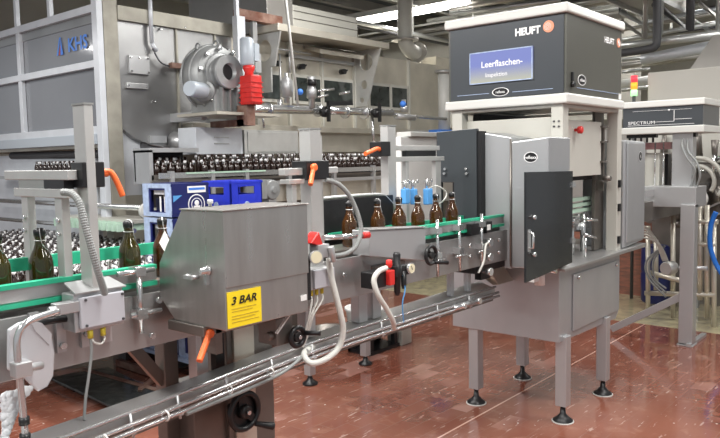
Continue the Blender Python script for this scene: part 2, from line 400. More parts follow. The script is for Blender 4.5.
# upper frame
b = MB()
for (x, y) in ((3.90, 1.79), (3.90, 2.47), (4.75, 1.79), (4.75, 2.47)): b.box(x, x + .075, y - .02, y + .055, .95, 1.90)
b.box(3.974, 4.77, 1.773, 1.84, 1.877, 1.899); b.box(3.974, 4.77, 2.45, 2.52, 1.877, 1.899)
b.box(3.902, 3.973, 1.845, 2.45, 1.88, 1.899); b.box(4.77, 4.843, 1.845, 2.45, 1.88, 1.899)
fr = b.build('upper_frame', 'cream', hm, bevel=.004)
b = MB()
for y in (1.80, 1.83): b.cyl((3.90, y - .005, 1.80), (3.893, y - .005, 1.80), .006, n=6); b.cyl((3.90, y - .005, 1.77), (3.893, y - .005, 1.77), .006, n=6)
b.parts('frame_screw', 'darkpipe', fr)
MB().box(3.96, 3.98, 1.85, 2.45, 1.66, 1.83).build('inner_panel', 'cream', hm, bevel=.003)
MB().box(4.05, 4.80, 1.90, 2.44, 1.60, 1.66).build('inner_shelf', 'cream', hm)
kp = MB().box(4.00, 4.62, 1.83, 1.85, 1.47, 1.815).build('knob_panel', 'cream', hm, bevel=.003)
MB().lathe((4.20, 1.83, 1.755), YN, [(0, .010), (.02, .010), (.022, .022), (.045, .023), (.05, .016)], 14).build('red_knob', 'red', kp, label='round red knob')
MB().box(4.64, 4.79, 1.88, 1.90, .96, 1.90).build('side_sheet', 'steel_dark', hm)
b = MB().box(4.66, 4.68, 1.83, 1.87, 1.36, 1.80)
for z in (1.42, 1.55, 1.68, 1.78): b.box(4.60, 4.69, 1.81, 1.84, z, z + .012)
b.cyl((4.66, 1.83, 1.445), (4.66, 1.78, 1.445), .018, n=10)
b.build('latch_bar', 'steel_dark', hm)
b = MB()
for z in (1.00, 1.22, 1.38): b.box(4.76, 4.785, 1.755, 1.79, z, z + .05)
b.parts('hinge', 'black', hm)
MB().box(4.05, 4.80, 2.40, 2.46, .95, 1.88).build('rear_sheet', 'void', hm)  # dark sheet paints the shade behind the gap under the hood
MB().box(4.05, 4.78, 1.90, 2.40, 1.44, 1.47).build('chamber_roof', 'void', hm)
b = MB()
for i, z in enumerate((1.225, 1.262, 1.30)): b.box(4.05, 4.70, 1.93, 1.965, z, z + .022)
for z in (1.225, 1.262): b.box(4.05, 4.70, 2.19, 2.22, z, z + .022)
b.parts('belt_guide', 'palegreen', hm)
b = MB().cyl((4.36, 1.93, 1.17), (4.36, 1.93, .96), .028).cyl((4.47, 1.90, 1.18), (4.24, 1.90, 1.18), .016).cyl((4.40, 1.84, 1.19), (4.58, 1.84, 1.17), .011).cyl((4.42, 1.86, 1.09), (4.52, 1.82, 1.06), .008).box(4.33, 4.40, 1.88, 1.96, 1.16, 1.21).box(4.06, 4.75, 1.96, 2.2, 1.10, 1.21).cyl((4.62, 1.95, 1.21), (4.62, 1.95, .95), .02)
b.cyl((4.30, 1.80, .96), (4.30, 1.80, 1.08), .008).lathe((4.15, 1.86, .95), (0, 0, 1), [(0, .03), (.03, .03), (.05, .02), (.2, .02)], 12)
b.build('carrier', 'chrome', hm)
# front pods facing the infeed
pod = MB().prism([(3.62, 1.725, .985), (3.62, 1.95, .965), (3.90, 1.95, .965), (3.90, 1.725, .985)], (0, 0, .72)).build('pod', 'steel_body', hm, bevel=.008)
pod2 = MB().prism([(3.64, 1.962, .955), (3.60, 2.14, .99), (3.90, 2.14, .99), (3.90, 1.962, .955)], (0, 0, .755)).build('pod', 'steel_body', hm, bevel=.006)
def oval(org, nrm_x, parent, w=.05, h=.028, txt='reflexx'):
    """oval badge: dark disc with light ring and lettering; nrm_x: True when it faces -X, else -Y"""
    o = Vector(org); a = Vector((0, -1, 0)) if nrm_x else Vector((1, 0, 0)); n = Vector(XN) if nrm_x else Vector(YN); z = Vector((0, 0, 1))
    def disc(k, d, mi, bb):
        i0 = len(bb.v)
        for i in range(24):
            t = i * math.pi / 12; bb.v.append(o + n * d + a * (w * k * math.cos(t)) + z * (h * k * math.sin(t)))
        bb.face([i0 + i for i in range(24)], mi=mi)
    bb = MB(); disc(1, .002, 1, bb); disc(.88, .003, 0, bb)
    bb.text(txt, o + n * .004 - z * (h * .3), a, z, h * .62, mi=1, align='CENTER', bold=.01, sx=1.0)
    bb.build('badge', ['black', 'whiteink'], parent)
oval((3.62, 1.83, 1.595), True, pod, .042, .030)
MB().tube([(3.622, 1.955, 1.70), (3.618, 1.955, .975)], .006, 6, 1).build('seam', 'steel_dark', pod)
# dark plate and smoked door
dp = MB().prism([(3.55, 2.135, .985), (3.55, 2.29, .985), (3.55, 2.29, 1.455), (3.55, 2.385, 1.455), (3.55, 2.41, 1.455), (3.55, 2.41, 1.755), (3.55, 2.135, 1.765)], (.03, 0, 0)).build('entry_plate', 'door_grey', hm, bevel=.003)
MB().prism([(3.55, 2.385, 1.20), (3.55, 2.41, 1.20), (3.55, 2.41, 1.455), (3.55, 2.385, 1.455)], (.03, 0, 0)).build('plate_edge', 'door_grey', dp)
b = MB()
for (y, z) in ((2.345, 1.535), (2.350, 1.508), (2.20, 1.535), (2.196, 1.508)): b.cyl((3.55, y, z), (3.535, y, z), .008, n=8)
b.parts('plate_screw', 'chrome', dp)
MB().box(3.56, 3.62, 2.11, 2.135, .98, 1.75).build('plate_bracket', 'black', dp)
MB().box(3.60, 3.90, 2.20, 2.22, 1.16, 1.50).box(3.60, 3.90, 2.22, 2.46, 1.475, 1.50).box(3.80, 3.90, 2.22, 2.46, 1.16, 1.475).build('entry_tunnel', 'void', hm)  # dark lining paints the shade inside the bottle entry
dr = MB().prism([(3.31, 1.70, .949), (3.88, 1.70, .985), (3.88, 1.70, 1.512), (3.31, 1.70, 1.521)], (0, .012, 0)).build('smoked_door', 'smoked', hm, bevel=.002)
b = MB().tube([(3.335, 1.695, 1.125), (3.335, 1.672, 1.13), (3.335, 1.672, 1.205), (3.335, 1.695, 1.21)], .006, 8, 1).box(3.322, 3.348, 1.692, 1.70, 1.11, 1.225)
b.build('door_handle', 'chrome', dr)
b = MB()
for (x, z) in ((3.38, 1.285), (3.38, 1.09)): b.cyl((x, 1.70, z), (x, 1.68, z), .011, n=10)
for z in (1.10, 1.42): b.box(3.85, 3.89, 1.688, 1.70, z, z + .03)
b.parts('door_fitting', 'chrome', dr)
MB().prism([(3.60, 1.80, .90), (3.66, 1.80, .90), (3.66, 1.80, .97), (3.60, 1.80, .97)], (0, .05, 0)).cyl((3.75, 1.84, .95), (3.75, 1.84, .86), .03).build('drain_socket', 'paper', hm)
# reject chute under the entry
MB().prism([(3.62, 2.30, .985), (3.64, 2.12, .955), (3.70, 2.075, .845), (3.67, 2.10, .845)], (.18, 0, 0)).build('chute', 'steel_warm', hm, bevel=.002)
MB().cyl((3.80, 1.76, .94), (3.80, 2.05, .955), .014).build('stay_bar', 'chrome', hm)
# hood
hd = MB().box(3.90, 4.745, 1.75, 2.545, 1.957, 2.41).build('hood', 'slate_lit', hm)
MB().box(3.895, 3.901, 1.765, 2.53, 1.961, 2.405).build('front_panel', 'slate', hd, bevel=.002)
MB().box(3.87, 4.76, 1.732, 2.56, 1.90, 1.957).build('hood_base', 'white', hd, bevel=.01)
MB().box(3.87, 4.76, 1.732, 2.56, 2.41, 2.465).build('hood_lid', 'white', hd, bevel=.01)
Y_, Z_ = Vector((0, -1, 0)), Vector((0, 0, 1))
sc = MB().box(3.886, 3.895, 1.955, 2.382, 2.055, 2.245).build('display', 'screen', hd)
b = MB()
b.text('Leerflaschen-', (3.885, 2.300, 2.150), Y_, Z_, .038, bold=.012)
b.text('Inspektion', (3.885, 2.270, 2.090), Y_, Z_, .026, bold=.0)
b.build('display_text', 'whiteink', sc)
b = MB(); b.box(3.884, 3.887, 1.955, 2.382, 2.240, 2.246).box(3.884, 3.887, 1.955, 2.382, 2.053, 2.059).box(3.884, 3.887, 2.377, 2.383, 2.055, 2.245).box(3.884, 3.887, 1.954, 1.960, 2.055, 2.245)
b.build('display_frame', 'iceblue', sc)
b = MB().text('HEUFT', (3.893, 2.072, 2.316), Y_, Z_, .042, bold=.045, sx=.93)
b.build('lettering', 'whiteink', hd)
b = MB().text('HEUFT', (4.45, 1.7485, 2.305), (1, 0, 0), Z_, .036, bold=.03, sx=1.05)
b.build('lettering', 'whiteink', hd)
b = MB().lathe((3.895, 1.858, 2.345), XN, [(0, .034), (.003, .034)], 20).lathe((4.69, 1.75, 2.325), YN, [(0, .030), (.003, .030)], 20)
b.parts('round_badge', 'logo_orange', hd)
b = MB()
for k in range(3):
    b.torus((3.8905, 1.862, 2.345), XN, .006 + .007 * k, .0012, 16, 4); b.torus((4.69, 1.7455, 2.325), YN, .006 + .006 * k, .0012, 16, 4)
b.parts('badge_ring', 'whiteink', hd)
b = MB().box(3.893, 3.896, 1.83, 2.09, 1.987, 1.990).box(3.893, 3.896, 2.25, 2.48, 1.990, 1.993).box(4.04, 4.69, 1.747, 1.751, 1.995, 1.998)
b.parts('pinstripe', 'iceblue', hd)
oval((3.894, 2.170, 1.995), True, hd, .058, .026)
oval((4.11, 1.75, 2.045), False, hd, .06, .032)
MB().box(3.96, 3.98, 1.74, 1.751, 2.03, 2.08).cyl((3.97, 1.751, 2.01), (3.97, 1.73, 2.01), .016).build('lock', 'black', hd)
MB().box(4.70, 4.74, 1.745, 1.751, 1.962, 2.0).build('corner_sticker', 'paper', hd)
# tall side pod on the outfeed
sp = MB().prism([(4.87, 1.765, .955), (5.27, 1.765, .975), (5.27, 1.765, 1.69), (4.87, 1.765, 1.70)], (0, .3, 0)).build('side_pod', 'steel_body', hm, bevel=.012)
MB().box(4.90, 5.25, 1.755, 1.766, .99, 1.68).build('pod_door', 'steel_body', sp, bevel=.005)
oval((5.14, 1.755, 1.585), False, sp, .036, .036, 'R')

# ------------------------------------------------------------------ spectrum unit (right)
su = thing('liquid_level_checker', (6.3, 1.8, 0), 'smaller inspection unit with slate head on a single steel column', 'machine')
hd2 = MB().box(6.25, 6.75, 1.635, 2.285, 1.83, 1.995).build('head', 'slate', su)
MB().box(6.235, 6.78, 1.62, 2.30, 1.77, 1.83).box(6.235, 6.78, 1.62, 2.30, 1.995, 2.05).build('head_trim', 'white', hd2, bevel=.008)
b = MB().text('SPECTRUM', (6.247, 2.24, 1.855), Y_, Z_, .026, sx=1.3)
b.box(6.246, 6.249, 1.70, 2.24, 1.843, 1.846).box(6.246, 6.249, 1.86, 2.02, 1.868, 1.871).box(6.246, 6.249, 1.72, 1.86, 1.885, 1.888).box(6.246, 6.249, 1.857, 1.861, 1.870, 1.96).box(6.246, 6.249, 1.72, 2.2, 1.965, 1.967)
b.ball((6.247, 1.90, 1.964), .008, 8)
b.build('lettering', 'whiteink', hd2)
b = MB()
for i in range(5): b.cyl((6.32, 2.25 - .05 * i, 1.775), (6.32, 2.25 - .05 * i, 1.70), .010, n=8)
for i in range(4): b.cyl((6.32, 1.85 - .04 * i, 1.775), (6.32, 1.85 - .04 * i, 1.70), .010, n=8)
b.box(6.3, 6.36, 2.02, 2.27, 1.74, 1.772).box(6.3, 6.36, 1.70, 1.87, 1.735, 1.772)
b.parts('cable_gland', 'black', su)
MB().box(6.28, 6.40, 1.72, 1.88, 1.155, 1.77).build('column', 'steel', su, bevel=.004)
MB().box(6.16, 6.27, 1.66, 1.77, .02, 1.18).build('post', 'steel', su, bevel=.004)
MB().box(6.13, 6.60, 1.66, 1.70, .0, .03).box(6.15, 6.28, 1.65, 1.78, 0, .012).build('base_rail', 'steel', su, bevel=.003)
MB().bar((6.215, 1.74, .42), (6.215, 2.35, .045), .05, .06).build('brace', 'steel', su, bevel=.003)
MB().box(6.19, 6.50, 1.66, 2.10, 1.155, 1.325).build('tray_box', 'steel', su, bevel=.004)
b = MB().box(6.40, 6.55, 2.02, 2.30, 1.20, 1.60)
b.build('camera_housing', 'cream', su, bevel=.004)
MB().box(6.42, 6.62, 1.93, 2.33, 1.64, 1.70).build('pink_panel', 'pink', su, bevel=.003)
b = MB()
for y in (2.26, 2.20, 2.14, 2.05, 1.98): b.cyl((6.38, y, 1.70), (6.38, y, 1.30), .006, n=6)
b.parts('guide_rod', 'chrome', su)
for k, pts in enumerate(([(6.30, 1.80, 1.74), (6.25, 1.79, 1.66), (6.22, 1.74, 1.56), (6.22, 1.68, 1.47), (6.25, 1.70, 1.38), (6.27, 1.74, 1.31)],
                         [(6.30, 1.76, 1.74), (6.24, 1.74, 1.62), (6.22, 1.67, 1.53), (6.22, 1.64, 1.42), (6.27, 1.68, 1.31)])):
    MB().tube(pts, .009, 8, 6).build('cable', 'hose', su)

# ------------------------------------------------------------------ main bottle line
ln = thing('bottle_conveyor', (2.2, 2.1, 0), 'main steel bottle conveyor with green guide rails running left to right', 'conveyor')
pl = MB().prism([(.40, 1.985, 1.01), (3.86, 1.985, 1.01), (3.86, 1.985, 1.185), (.40, 1.985, 1.185)], (0, .01, 0)).build('side_plate', 'steel_h', ln, bevel=.002)
MB().box(.40, 3.86, 2.225, 2.235, 1.01, 1.185).build('side_plate', 'steel_h', ln)
MB().box(.40, 3.86, 1.995, 2.225, 1.03, 1.06).build('drip_pan', 'steel_dark', ln)
MB().box(.40, 4.78, 2.03, 2.19, 1.19, 1.212).build('chain', 'steel_dark', ln)
for (x0, x1) in ((.40, 1.31), (2.50, 3.60)):
    g = MB().box(x0, x1, 1.988, 2.000, 1.225, 1.262).build('guide_rail', 'steel_h', ln)
    MB().box(x0, x1, 1.984, 2.012, 1.262, 1.275).box(x0, x1, 1.984, 2.012, 1.208, 1.222).build('wear_strip', 'green', g)
g = MB().box(.40, 1.50, 2.222, 2.24, 1.275, 1.315).build('guide_rail', 'green', ln)
g = MB().box(2.40, 3.60, 2.222, 2.24, 1.235, 1.262).build('guide_rail', 'green', ln)
b = MB()
for x in (.90, .975, 1.05, 1.12): b.box(x - .014, x + .014, 1.972, 1.985, 1.06, 1.19)
b.parts('clamp_plate', 'steel', pl)
b = MB()
for (x, z) in ((.90, 1.17), (.90, 1.13), (.90, 1.08), (.975, 1.165), (.975, 1.08), (1.05, 1.1), (1.12, 1.17), (1.27, 1.05), (1.30, 1.16), (2.42, 1.06), (2.9, 1.16), (2.9, 1.08), (3.2, 1.14), (3.2, 1.08), (3.5, 1.14), (3.5, 1.07), (1.55, 1.15), (2.2, 1.12)):
    b.cyl((x, 1.972, z), (x, 1.958, z), .010, n=6)
b.parts('bolt', 'chrome', pl)
# rail holder left of the box: upright rod with cross clamps
b = MB().cyl((1.225, 1.955, 1.28), (1.225, 1.955, 1.07), .009).cyl((1.15, 1.955, 1.265), (1.28, 1.955, 1.265), .008).cyl((1.19, 1.955, 1.13), (1.30, 1.955, 1.13), .008).box(1.208, 1.242, 1.94, 1.985, 1.115, 1.145).box(1.208, 1.242, 1.94, 1.99, 1.252, 1.278)
b.build('rail_holder', 'chrome', ln)
for x in (2.88, 3.08, 3.3): MB().cyl((x, 1.955, 1.30), (x, 1.955, 1.02), .008).box(x - .02, x + .02, 1.94, 1.99, 1.23, 1.26).box(x - .02, x + .02, 1.94, 1.99, 1.11, 1.14).cyl((x - .05, 1.945, 1.10), (x + .05, 1.945, 1.10), .006).build('rail_holder', 'chrome', ln)
# legs of the line
g = MB().box(1.46, 1.52, 2.19, 2.25, .08, 1.03).build('leg', 'steel_dark', ln, bevel=.003)
MB().lathe((1.49, 2.22, 0), (0, 0, 1), [(0, .045), (.01, .045), (.03, .02), (.09, .012)], 14).build('levelling_foot', 'black', g)
for x in (2.08, 2.42, 2.52): MB().box(x - .03, x + .03, 2.05, 2.10, .865, 1.03).build('hanger', 'steel', ln, bevel=.003)
for x in (3.16, 3.33): MB().box(x - .015, x + .015, 2.05, 2.08, .865, 1.03).build('hanger', 'steel', ln, bevel=.003)
MB()
bc = thing('transfer_conveyor', (4.2, 3.52, 0), 'low conveyor frame on adjustable feet behind the main line', 'conveyor')
MB().box(3.2, 5.6, 3.42, 3.62, .86, .96).build('side_frame', 'steel_dark', bc)
for x in (3.55, 4.17):
    g = MB().box(x - .03, x + .03, 3.49, 3.55, .07, .86).build('leg', 'steel', bc, bevel=.003)
    MB().lathe((x, 3.52, 0), (0, 0, 1), [(0, .055), (.012, .055), (.03, .025), (.06, .015), (.09, .012)], 16).build('levelling_foot', 'black', g)
MB().bar((1.30, 2.22, 1.02), (1.47, 2.22, .80), .03, .04).bar((1.05, 2.22, .35), (1.74, 2.22, .62), .025, .04).build('brace', 'steel_dark', ln)
MB().box(3.30, 3.85, 2.0, 2.3, .97, 1.01).box(3.40, 3.50, 2.02, 2.06, .92, 1.15).box(3.36, 3.42, 1.96, 2.0, 1.19, 1.25).box(3.2, 3.3, 1.96, 2.0, 1.19, 1.25).build('drive_bracket', 'black', ln)
MB().box(3.365, 3.395, 1.955, 1.96, 1.205, 1.235).build('small_label', 'paper', ln)
b = MB().tube([(3.35, 1.94, 1.14), (3.30, 1.93, 1.13), (3.28, 1.93, 1.05), (3.24, 1.94, .99)], .006, 8)
b.build('air_line', 'hose_white', ln)
b = MB()
for z in (1.14, 1.06, .98): b.lathe((3.36, 1.98, z), YN, [(0, .016), (.03, .016), (.032, .022), (.05, .022)], 10)
b.parts('pipe_nipple', 'chrome', ln)

# splash guard and end pipe at the far left
sg = thing('splash_guard', (.93, 1.93, 1.0), 'curved milky splash guard with soap foam at the line end', 'guard')
b = MB(); outline = [(0.809, 1.93, 1.165), (0.836, 1.93, 1.178), (0.868, 1.93, 1.181), (0.901, 1.93, 1.166), (0.927, 1.93, 1.13), (0.933, 1.93, 1.077), (0.926, 1.93, 1.01), (0.907, 1.93, 0.983), (0.879, 1.93, 0.976), (0.843, 1.93, 1.025), (0.802, 1.93, 1.057)]
b.prism(outline, (0, .012, 0)); b.build('guard_plate', 'guard', sg, bevel=.005)
b = MB().prism([(0.866, 1.925, 1.182), (0.899, 1.925, 1.167), (0.925, 1.925, 1.131), (0.917, 1.925, 1.101), (0.881, 1.925, 1.146)], (0, .006, 0)); b.build('guard_fold', 'guard', sg)
b = MB()
rf = random.Random(3)
for i in range(420):
    t = rf.random(); q = rf.random(); b.ball((.775 + .075 * t * (1 - .5 * q), 1.908 + .008 * rf.random(), .998 - .125 * q * (1 - .75 * t)), .005 + .005 * rf.random(), 8, (1.3, .5, 1.2))
tag(b.build('soap_foam', 'foam'), 'white soap foam hanging under the splash guard', 'foam', kind='stuff')
ep = thing('water_pipe', (.80, 1.87, .6), 'bent stainless water pipe with clamp at the left edge', 'pipe')
b = MB().tube([(.815, 1.88, .70), (.815, 1.88, .90), (.808, 1.88, 1.10), (.812, 1.88, 1.155), (.835, 1.88, 1.185), (.88, 1.885, 1.195), (.93, 1.89, 1.20)], .0095, 10, 5)
b.build('pipe_run', 'chrome', ep)
b = MB().box(.795, .84, 1.865, 1.905, 1.045, 1.085).cyl((.835, 1.875, 1.065), (.875, 1.89, 1.06), .011)
b.build('pipe_clamp', 'steel', ep, bevel=.003)
MB().cyl((.815, 1.88, .935), (.815, 1.88, .915), .014).cyl((.815, 1.88, .89), (.815, 1.88, .87), .014).build('rubber_collar', 'black', ep)
MB().cyl((.905, 1.895, 1.20), (.925, 1.895, 1.20), .014).box(.925, 1.0, 1.89, 1.925, 1.187, 1.218).cyl((1.0, 1.905, 1.203), (1.02, 1.905, 1.203), .016).build('pipe_coupling', 'steel', ep, bevel=.002)
MB().cyl((.88, 1.95, 1.165), (1.03, 1.95, 1.16), .010).build('lower_rod', 'black', ep)

# ------------------------------------------------------------------ lower run-off conveyor
rc = thing('reject_conveyor', (2.2, 1.98, .85), 'long narrow steel run-off conveyor with twin chrome side rails', 'conveyor')
FE = [(.35, 1.752), (.894, 1.82), (1.296, 1.871), (1.848, 1.953), (2.323, 1.985), (3.501, 1.99)]
BE = [(.35, 1.880), (.894, 1.945), (1.378, 1.990), (2.015, 2.09), (2.492, 2.13), (3.66, 2.19)]
b = MB(); n = len(FE); z1, z0 = .862, .835
for z in (z1, z0):
    for p in FE: b.v.append(vec(p[0], p[1], z))
    for p in BE: b.v.append(vec(p[0], p[1], z))
for i in range(n - 1):
    b.face([i, i + 1, n + i + 1, n + i]); b.face([2 * n + i, 3 * n + i, 3 * n + i + 1, 2 * n + i + 1])
    b.face([i, 2 * n + i, 2 * n + i + 1, i + 1]); b.face([n + i, n + i + 1, 3 * n + i + 1, 3 * n + i])
b.face([0, n, 3 * n, 2 * n]); b.face([n - 1, 3 * n - 1, 4 * n - 1, 2 * n - 1])
b.build('belt_cover', 'steel_h', rc)
def off(dy, z): return [(p[0], p[1] + dy, z) for p in FE]
b = MB().tube(off(-.004, .872), .006, 8, 3); b.build('edge_rail', 'chrome', rc)
b = MB()
for i in range(n - 1): b.prism([(FE[i][0], FE[i][1] + .012, .79), (FE[i + 1][0], FE[i + 1][1] + .012, .79), (FE[i + 1][0], FE[i + 1][1] + .012, .84), (FE[i][0], FE[i][1] + .012, .84)], (0, .004, 0))
b.build('skirt', 'steel_dark', rc)
MB().tube(off(-.022, .842), .0075, 8, 3).build('side_rail', 'chrome', rc)
MB().tube(off(-.026, .822), .0075, 8, 3).build('side_rail', 'chrome', rc)
def fe(x):
    for a, c in zip(FE, FE[1:]):
        if a[0] <= x <= c[0]: return a[1] + (c[1] - a[1]) * (x - a[0]) / (c[0] - a[0])
    return FE[-1][1]
for x in (.72, 1.10, 1.28, 1.50, 1.74, 1.98, 2.45, 2.9, 3.2):
    y = fe(x); MB().cyl((x, y - .012, .872), (x, y - .024, .80), .0045, n=6).box(x - .008, x + .008, y - .03, y + .01, .812, .822).build('rail_bracket', 'steel', rc)
b = MB()
for x in (1.0, 1.22, 1.5, 1.72): y = fe(x); b.torus((x, y - .026, .83), (1, .15, 0), .016, .003, 12, 5)
b.parts('cable_tie', 'paper', rc)
b = MB().tube([(1.30, fe(1.3) - .03, .81), (1.60, fe(1.6) - .035, .808), (1.78, fe(1.78) - .03, .812), (1.88, fe(1.88) - .03, .835), (1.94, fe(1.94) - .025, .86)], .007, 8)
b.build('cable', 'hose', rc)
b = MB().cyl((3.02, fe(3.0) - .03, .835), (3.26, fe(3.2) - .03, .835), .013).cyl((3.26, fe(3.2) - .05, .835), (3.26, fe(3.2) + .01, .835), .016).cyl((3.10, fe(3.0) - .055, .835), (3.10, fe(3.0), .835), .014)
b.build('drive_shaft', 'chrome', rc)

# ------------------------------------------------------------------ handwheel stand
hs = thing('handwheel_stand', (1.70, 2.16, 0), 'steel lifting stand with black handwheel under the 3 BAR box', 'stand')
MB().box(1.515, 1.69, 2.10, 2.26, 0, .78).build('column', 'steel_dark', hs, bevel=.003)
MB().box(1.66, 1.89, 2.08, 2.24, 0, .98).build('column', 'steel_dark', hs, bevel=.003)
MB().box(1.685, 1.785, 2.068, 2.08, .30, .99).build('slide_plate', 'steel_warm', hs, bevel=.002)
MB().box(1.60, 1.64, 2.07, 2.10, .78, 1.00).build('guide_column', 'black', hs)
MB().box(1.50, 1.55, 2.05, 2.10, .72, 1.0).build('guide_column', 'steel', hs, bevel=.002)
hw = MB().torus((1.655, 1.985, .685), YN, .066, .0115, 32, 10).lathe((1.655, 2.0, .685), YN, [(0, .062), (.004, .062)], 28).build('handwheel', 'black', hs)
b = MB().lathe((1.655, 2.07, .685), YN, [(0, .012), (.07, .012), (.072, .028), (.10, .026), (.105, .018)], 18)
b.prism([(1.63, 1.982, .69), (1.668, 1.982, .702), (1.712, 1.982, .648), (1.695, 1.982, .628)], (0, .012, 0))
b.prism([(1.632, 1.985, .68), (1.672, 1.985, .68), (1.672, 1.985, .742), (1.632, 1.985, .742)], (0, .008, 0))
b.build('hub', 'black', hw); MB().cyl((1.655, 1.962, .685), (1.655, 1.955, .685), .008, n=10).build('hub_screw', 'chrome', hw)
MB().lathe((1.70, 1.985, .625), (.75, -.62, -.22), [(0, .008), (.012, .010), (.05, .013), (.072, .015), (.078, .010)], 14).build('crank_grip', 'black', hw)
MB().box(1.50, 1.91, 2.06, 2.28, 0, .012).build('base_plate', 'steel', hs)

# ------------------------------------------------------------------ 3 BAR box
bx = thing('steel_cover_box', (1.62, 1.96, 1.05), 'big weathered steel box with yellow 3 BAR sticker', 'machine cover')
P0 = [(1.43, 2.01, 1.44), (1.43, 1.79, 1.442), (1.43, 1.79, 1.055), (1.43, 2.07, 1.055), (1.43, 2.16, 1.13), (1.43, 2.15, 1.25)]
bd = MB().prism([p for p in P0], (.375, 0, 0)).build('box_body', 'steel_box', bx, bevel=.003)
b = MB().prism([(1.429, 1.786, 1.195), (1.808, 1.786, 1.195), (1.808, 1.786, 1.442), (1.429, 1.786, 1.442)], (0, .006, 0)).prism([(1.425, 1.782, 1.442), (1.812, 1.782, 1.442), (1.812, 2.015, 1.440), (1.425, 2.015, 1.440)], (0, 0, .005))
b.build('lid_sheet', 'steel_box', bd, bevel=.0015)
st = MB().box(1.434, 1.578, 1.7865, 1.789, 1.062, 1.180).build('sticker', 'yellow', bx)
st.location.z += 0
b = MB().text('3 BAR', (1.447, 1.7855, 1.138), (1, 0, 0), (0, 0, 1), .026, bold=.025, shear=.25, sx=1.15); b.build('sticker_text', 'ink', st)
b = MB()
for z, x1 in ((1.122, 1.555), (1.113, 1.54), (1.098, 1.565), (1.089, 1.55), (1.078, 1.565)): b.box(1.45, x1, 1.7855, 1.7862, z, z + .0025)
b.build('sticker_lines', 'inkbrown', st)
MB().box(1.765, 1.795, 1.7865, 1.789, 1.098, 1.118).build('small_sticker', 'paper', bx)
b = MB().lathe((1.43, 1.87, 1.247), XN, [(0, .016), (.008, .016), (.010, .011), (.03, .011), (.034, .007)], 12).box(1.415, 1.43, 1.865, 1.88, 1.20, 1.24)
b.build('toggle_latch', 'chrome', bx)
b = MB().cyl((1.43, 1.965, 1.222), (1.405, 1.965, 1.222), .006).cyl((1.43, 1.93, 1.220), (1.405, 1.93, 1.220), .007).box(1.40, 1.408, 1.925, 1.97, 1.214, 1.226)
b.build('grab_pin', 'steel', bx)
MB().lathe((1.53, 1.98, 1.446), (0, 0, 1), [(0, .006), (.01, .006), (.012, .012), (.025, .010)], 10).build('top_knob', 'steel', bx)
b = MB().box(1.42, 1.75, 1.90, 2.1, 1.02, 1.055).box(1.47, 1.50, 1.90, 1.98, .95, 1.04).box(1.72, 1.80, 1.87, 1.97, .93, 1.03)
b.cyl((1.70, 1.90, .965), (1.84, 1.90, .965), .016)
b.build('mounting_bracket', 'steel_dark', bx, bevel=.003)
lv = MB()
def lever(p, q, r=.012):
    b = MB(); p, q = Vector(p), Vector(q); d = (q - p).normalized()
    b.tube([p + Vector((0, .03, .0)), p + Vector((0, .0, .004)), p + d * .02, p.lerp(q, .6), q], r, 10, 5); b.lathe(p + Vector((0, .012, 0)), YN, [(0, .014), (.02, .016), (.026, .010)], 12)
    return b
lever((1.445, 1.90, 1.03), (1.378, 1.87, .955), .011).build('clamp_lever', 'orange', bx, label='orange clamping lever')
hwb = MB().torus((1.795, 1.84, .955), YN, .034, .010, 26, 8).lathe((1.795, 1.92, .955), YN, [(0, .01), (.06, .01), (.062, .022), (.09, .018)], 16).bar((1.795, 1.84, .955), (1.83, 1.84, .95), .018, .008).bar((1.795, 1.84, .955), (1.77, 1.84, .98), .018, .008)
hwb.build('adjusting_wheel', 'black', bx)
MB().cyl((1.795, 1.828, .955), (1.795, 1.822, .955), .007, n=10).build('hub_screw', 'chrome', bx)
MB().cyl((1.825, 1.83, .965), (1.855, 1.78, .965), .009).build('wheel_grip', 'black', bx)
MB().bar((1.70, 1.85, .985), (1.79, 1.83, 1.085), .015, .004).build('stay_strip', 'paper', bx)

bx.location = (1.484, 1.795, 1.098); bx.scale = (.916, .916, .916)

# ------------------------------------------------------------------ posts with sensor arms
def post(name, x, y, w, d, z0, z1, label): 
    t = thing(name, (x, y, z0), label, 'post')
    MB().box(x - w / 2, x + w / 2, y - d / 2, y + d / 2, z0, z1).build('upright', 'alu', t, bevel=.003)
    MB().box(x - w / 2 - .002, x + w / 2 + .002, y - d / 2 - .002, y + d / 2 + .002, z1, z1 + .006).build('end_cap', 'hose', t)
    return t
p1 = post('support_post', 1.055, 1.935, .028, .065, 1.20, 1.77, 'tall aluminium sensor post behind the grey sensor box')
MB().box(1.030, 1.098, 1.905, 1.975, 1.535, 1.608).build('clamp_block', 'black', p1, bevel=.003)
b = MB().tube([(1.10, 1.93, 1.575), (1.118, 1.925, 1.580), (1.130, 1.92, 1.572), (1.142, 1.915, 1.545), (1.155, 1.91, 1.505)], .0088, 10, 5).lathe((1.094, 1.93, 1.575), (1, 0, 0), [(0, .007), (.012, .010), (.022, .012), (.030, .009)], 10)
b.build('clamp_lever', 'orange', p1, label='orange clamping lever')
MB().box(1.00, 1.03, 1.935, 2.345, 1.558, 1.586).build('cross_arm', 'alu', p1, bevel=.002)
MB().box(.998, 1.032, 1.94, 2.28, 1.506, 1.532).build('cross_arm', 'alu', p1, bevel=.002)
MB().box(1.002, 1.028, 2.06, 2.25, 1.532, 1.558).build('reflector', 'hose', p1); MB().box(1.0, 1.03, 1.96, 2.08, 1.532, 1.558).build('sensor_head', 'black', p1)
for y in (2.225, 2.01): 
    g = MB().box(1.005, 1.030, y - .021, y + .021, 1.20, 1.506).build('strut', 'alu', p1, bevel=.002)
    MB().cyl((1.005, y, 1.44), (.998, y, 1.44), .008, n=8).cyl((1.005, y, 1.40), (.998, y, 1.40), .006, n=8).build('strut_bolt', 'chrome', g)
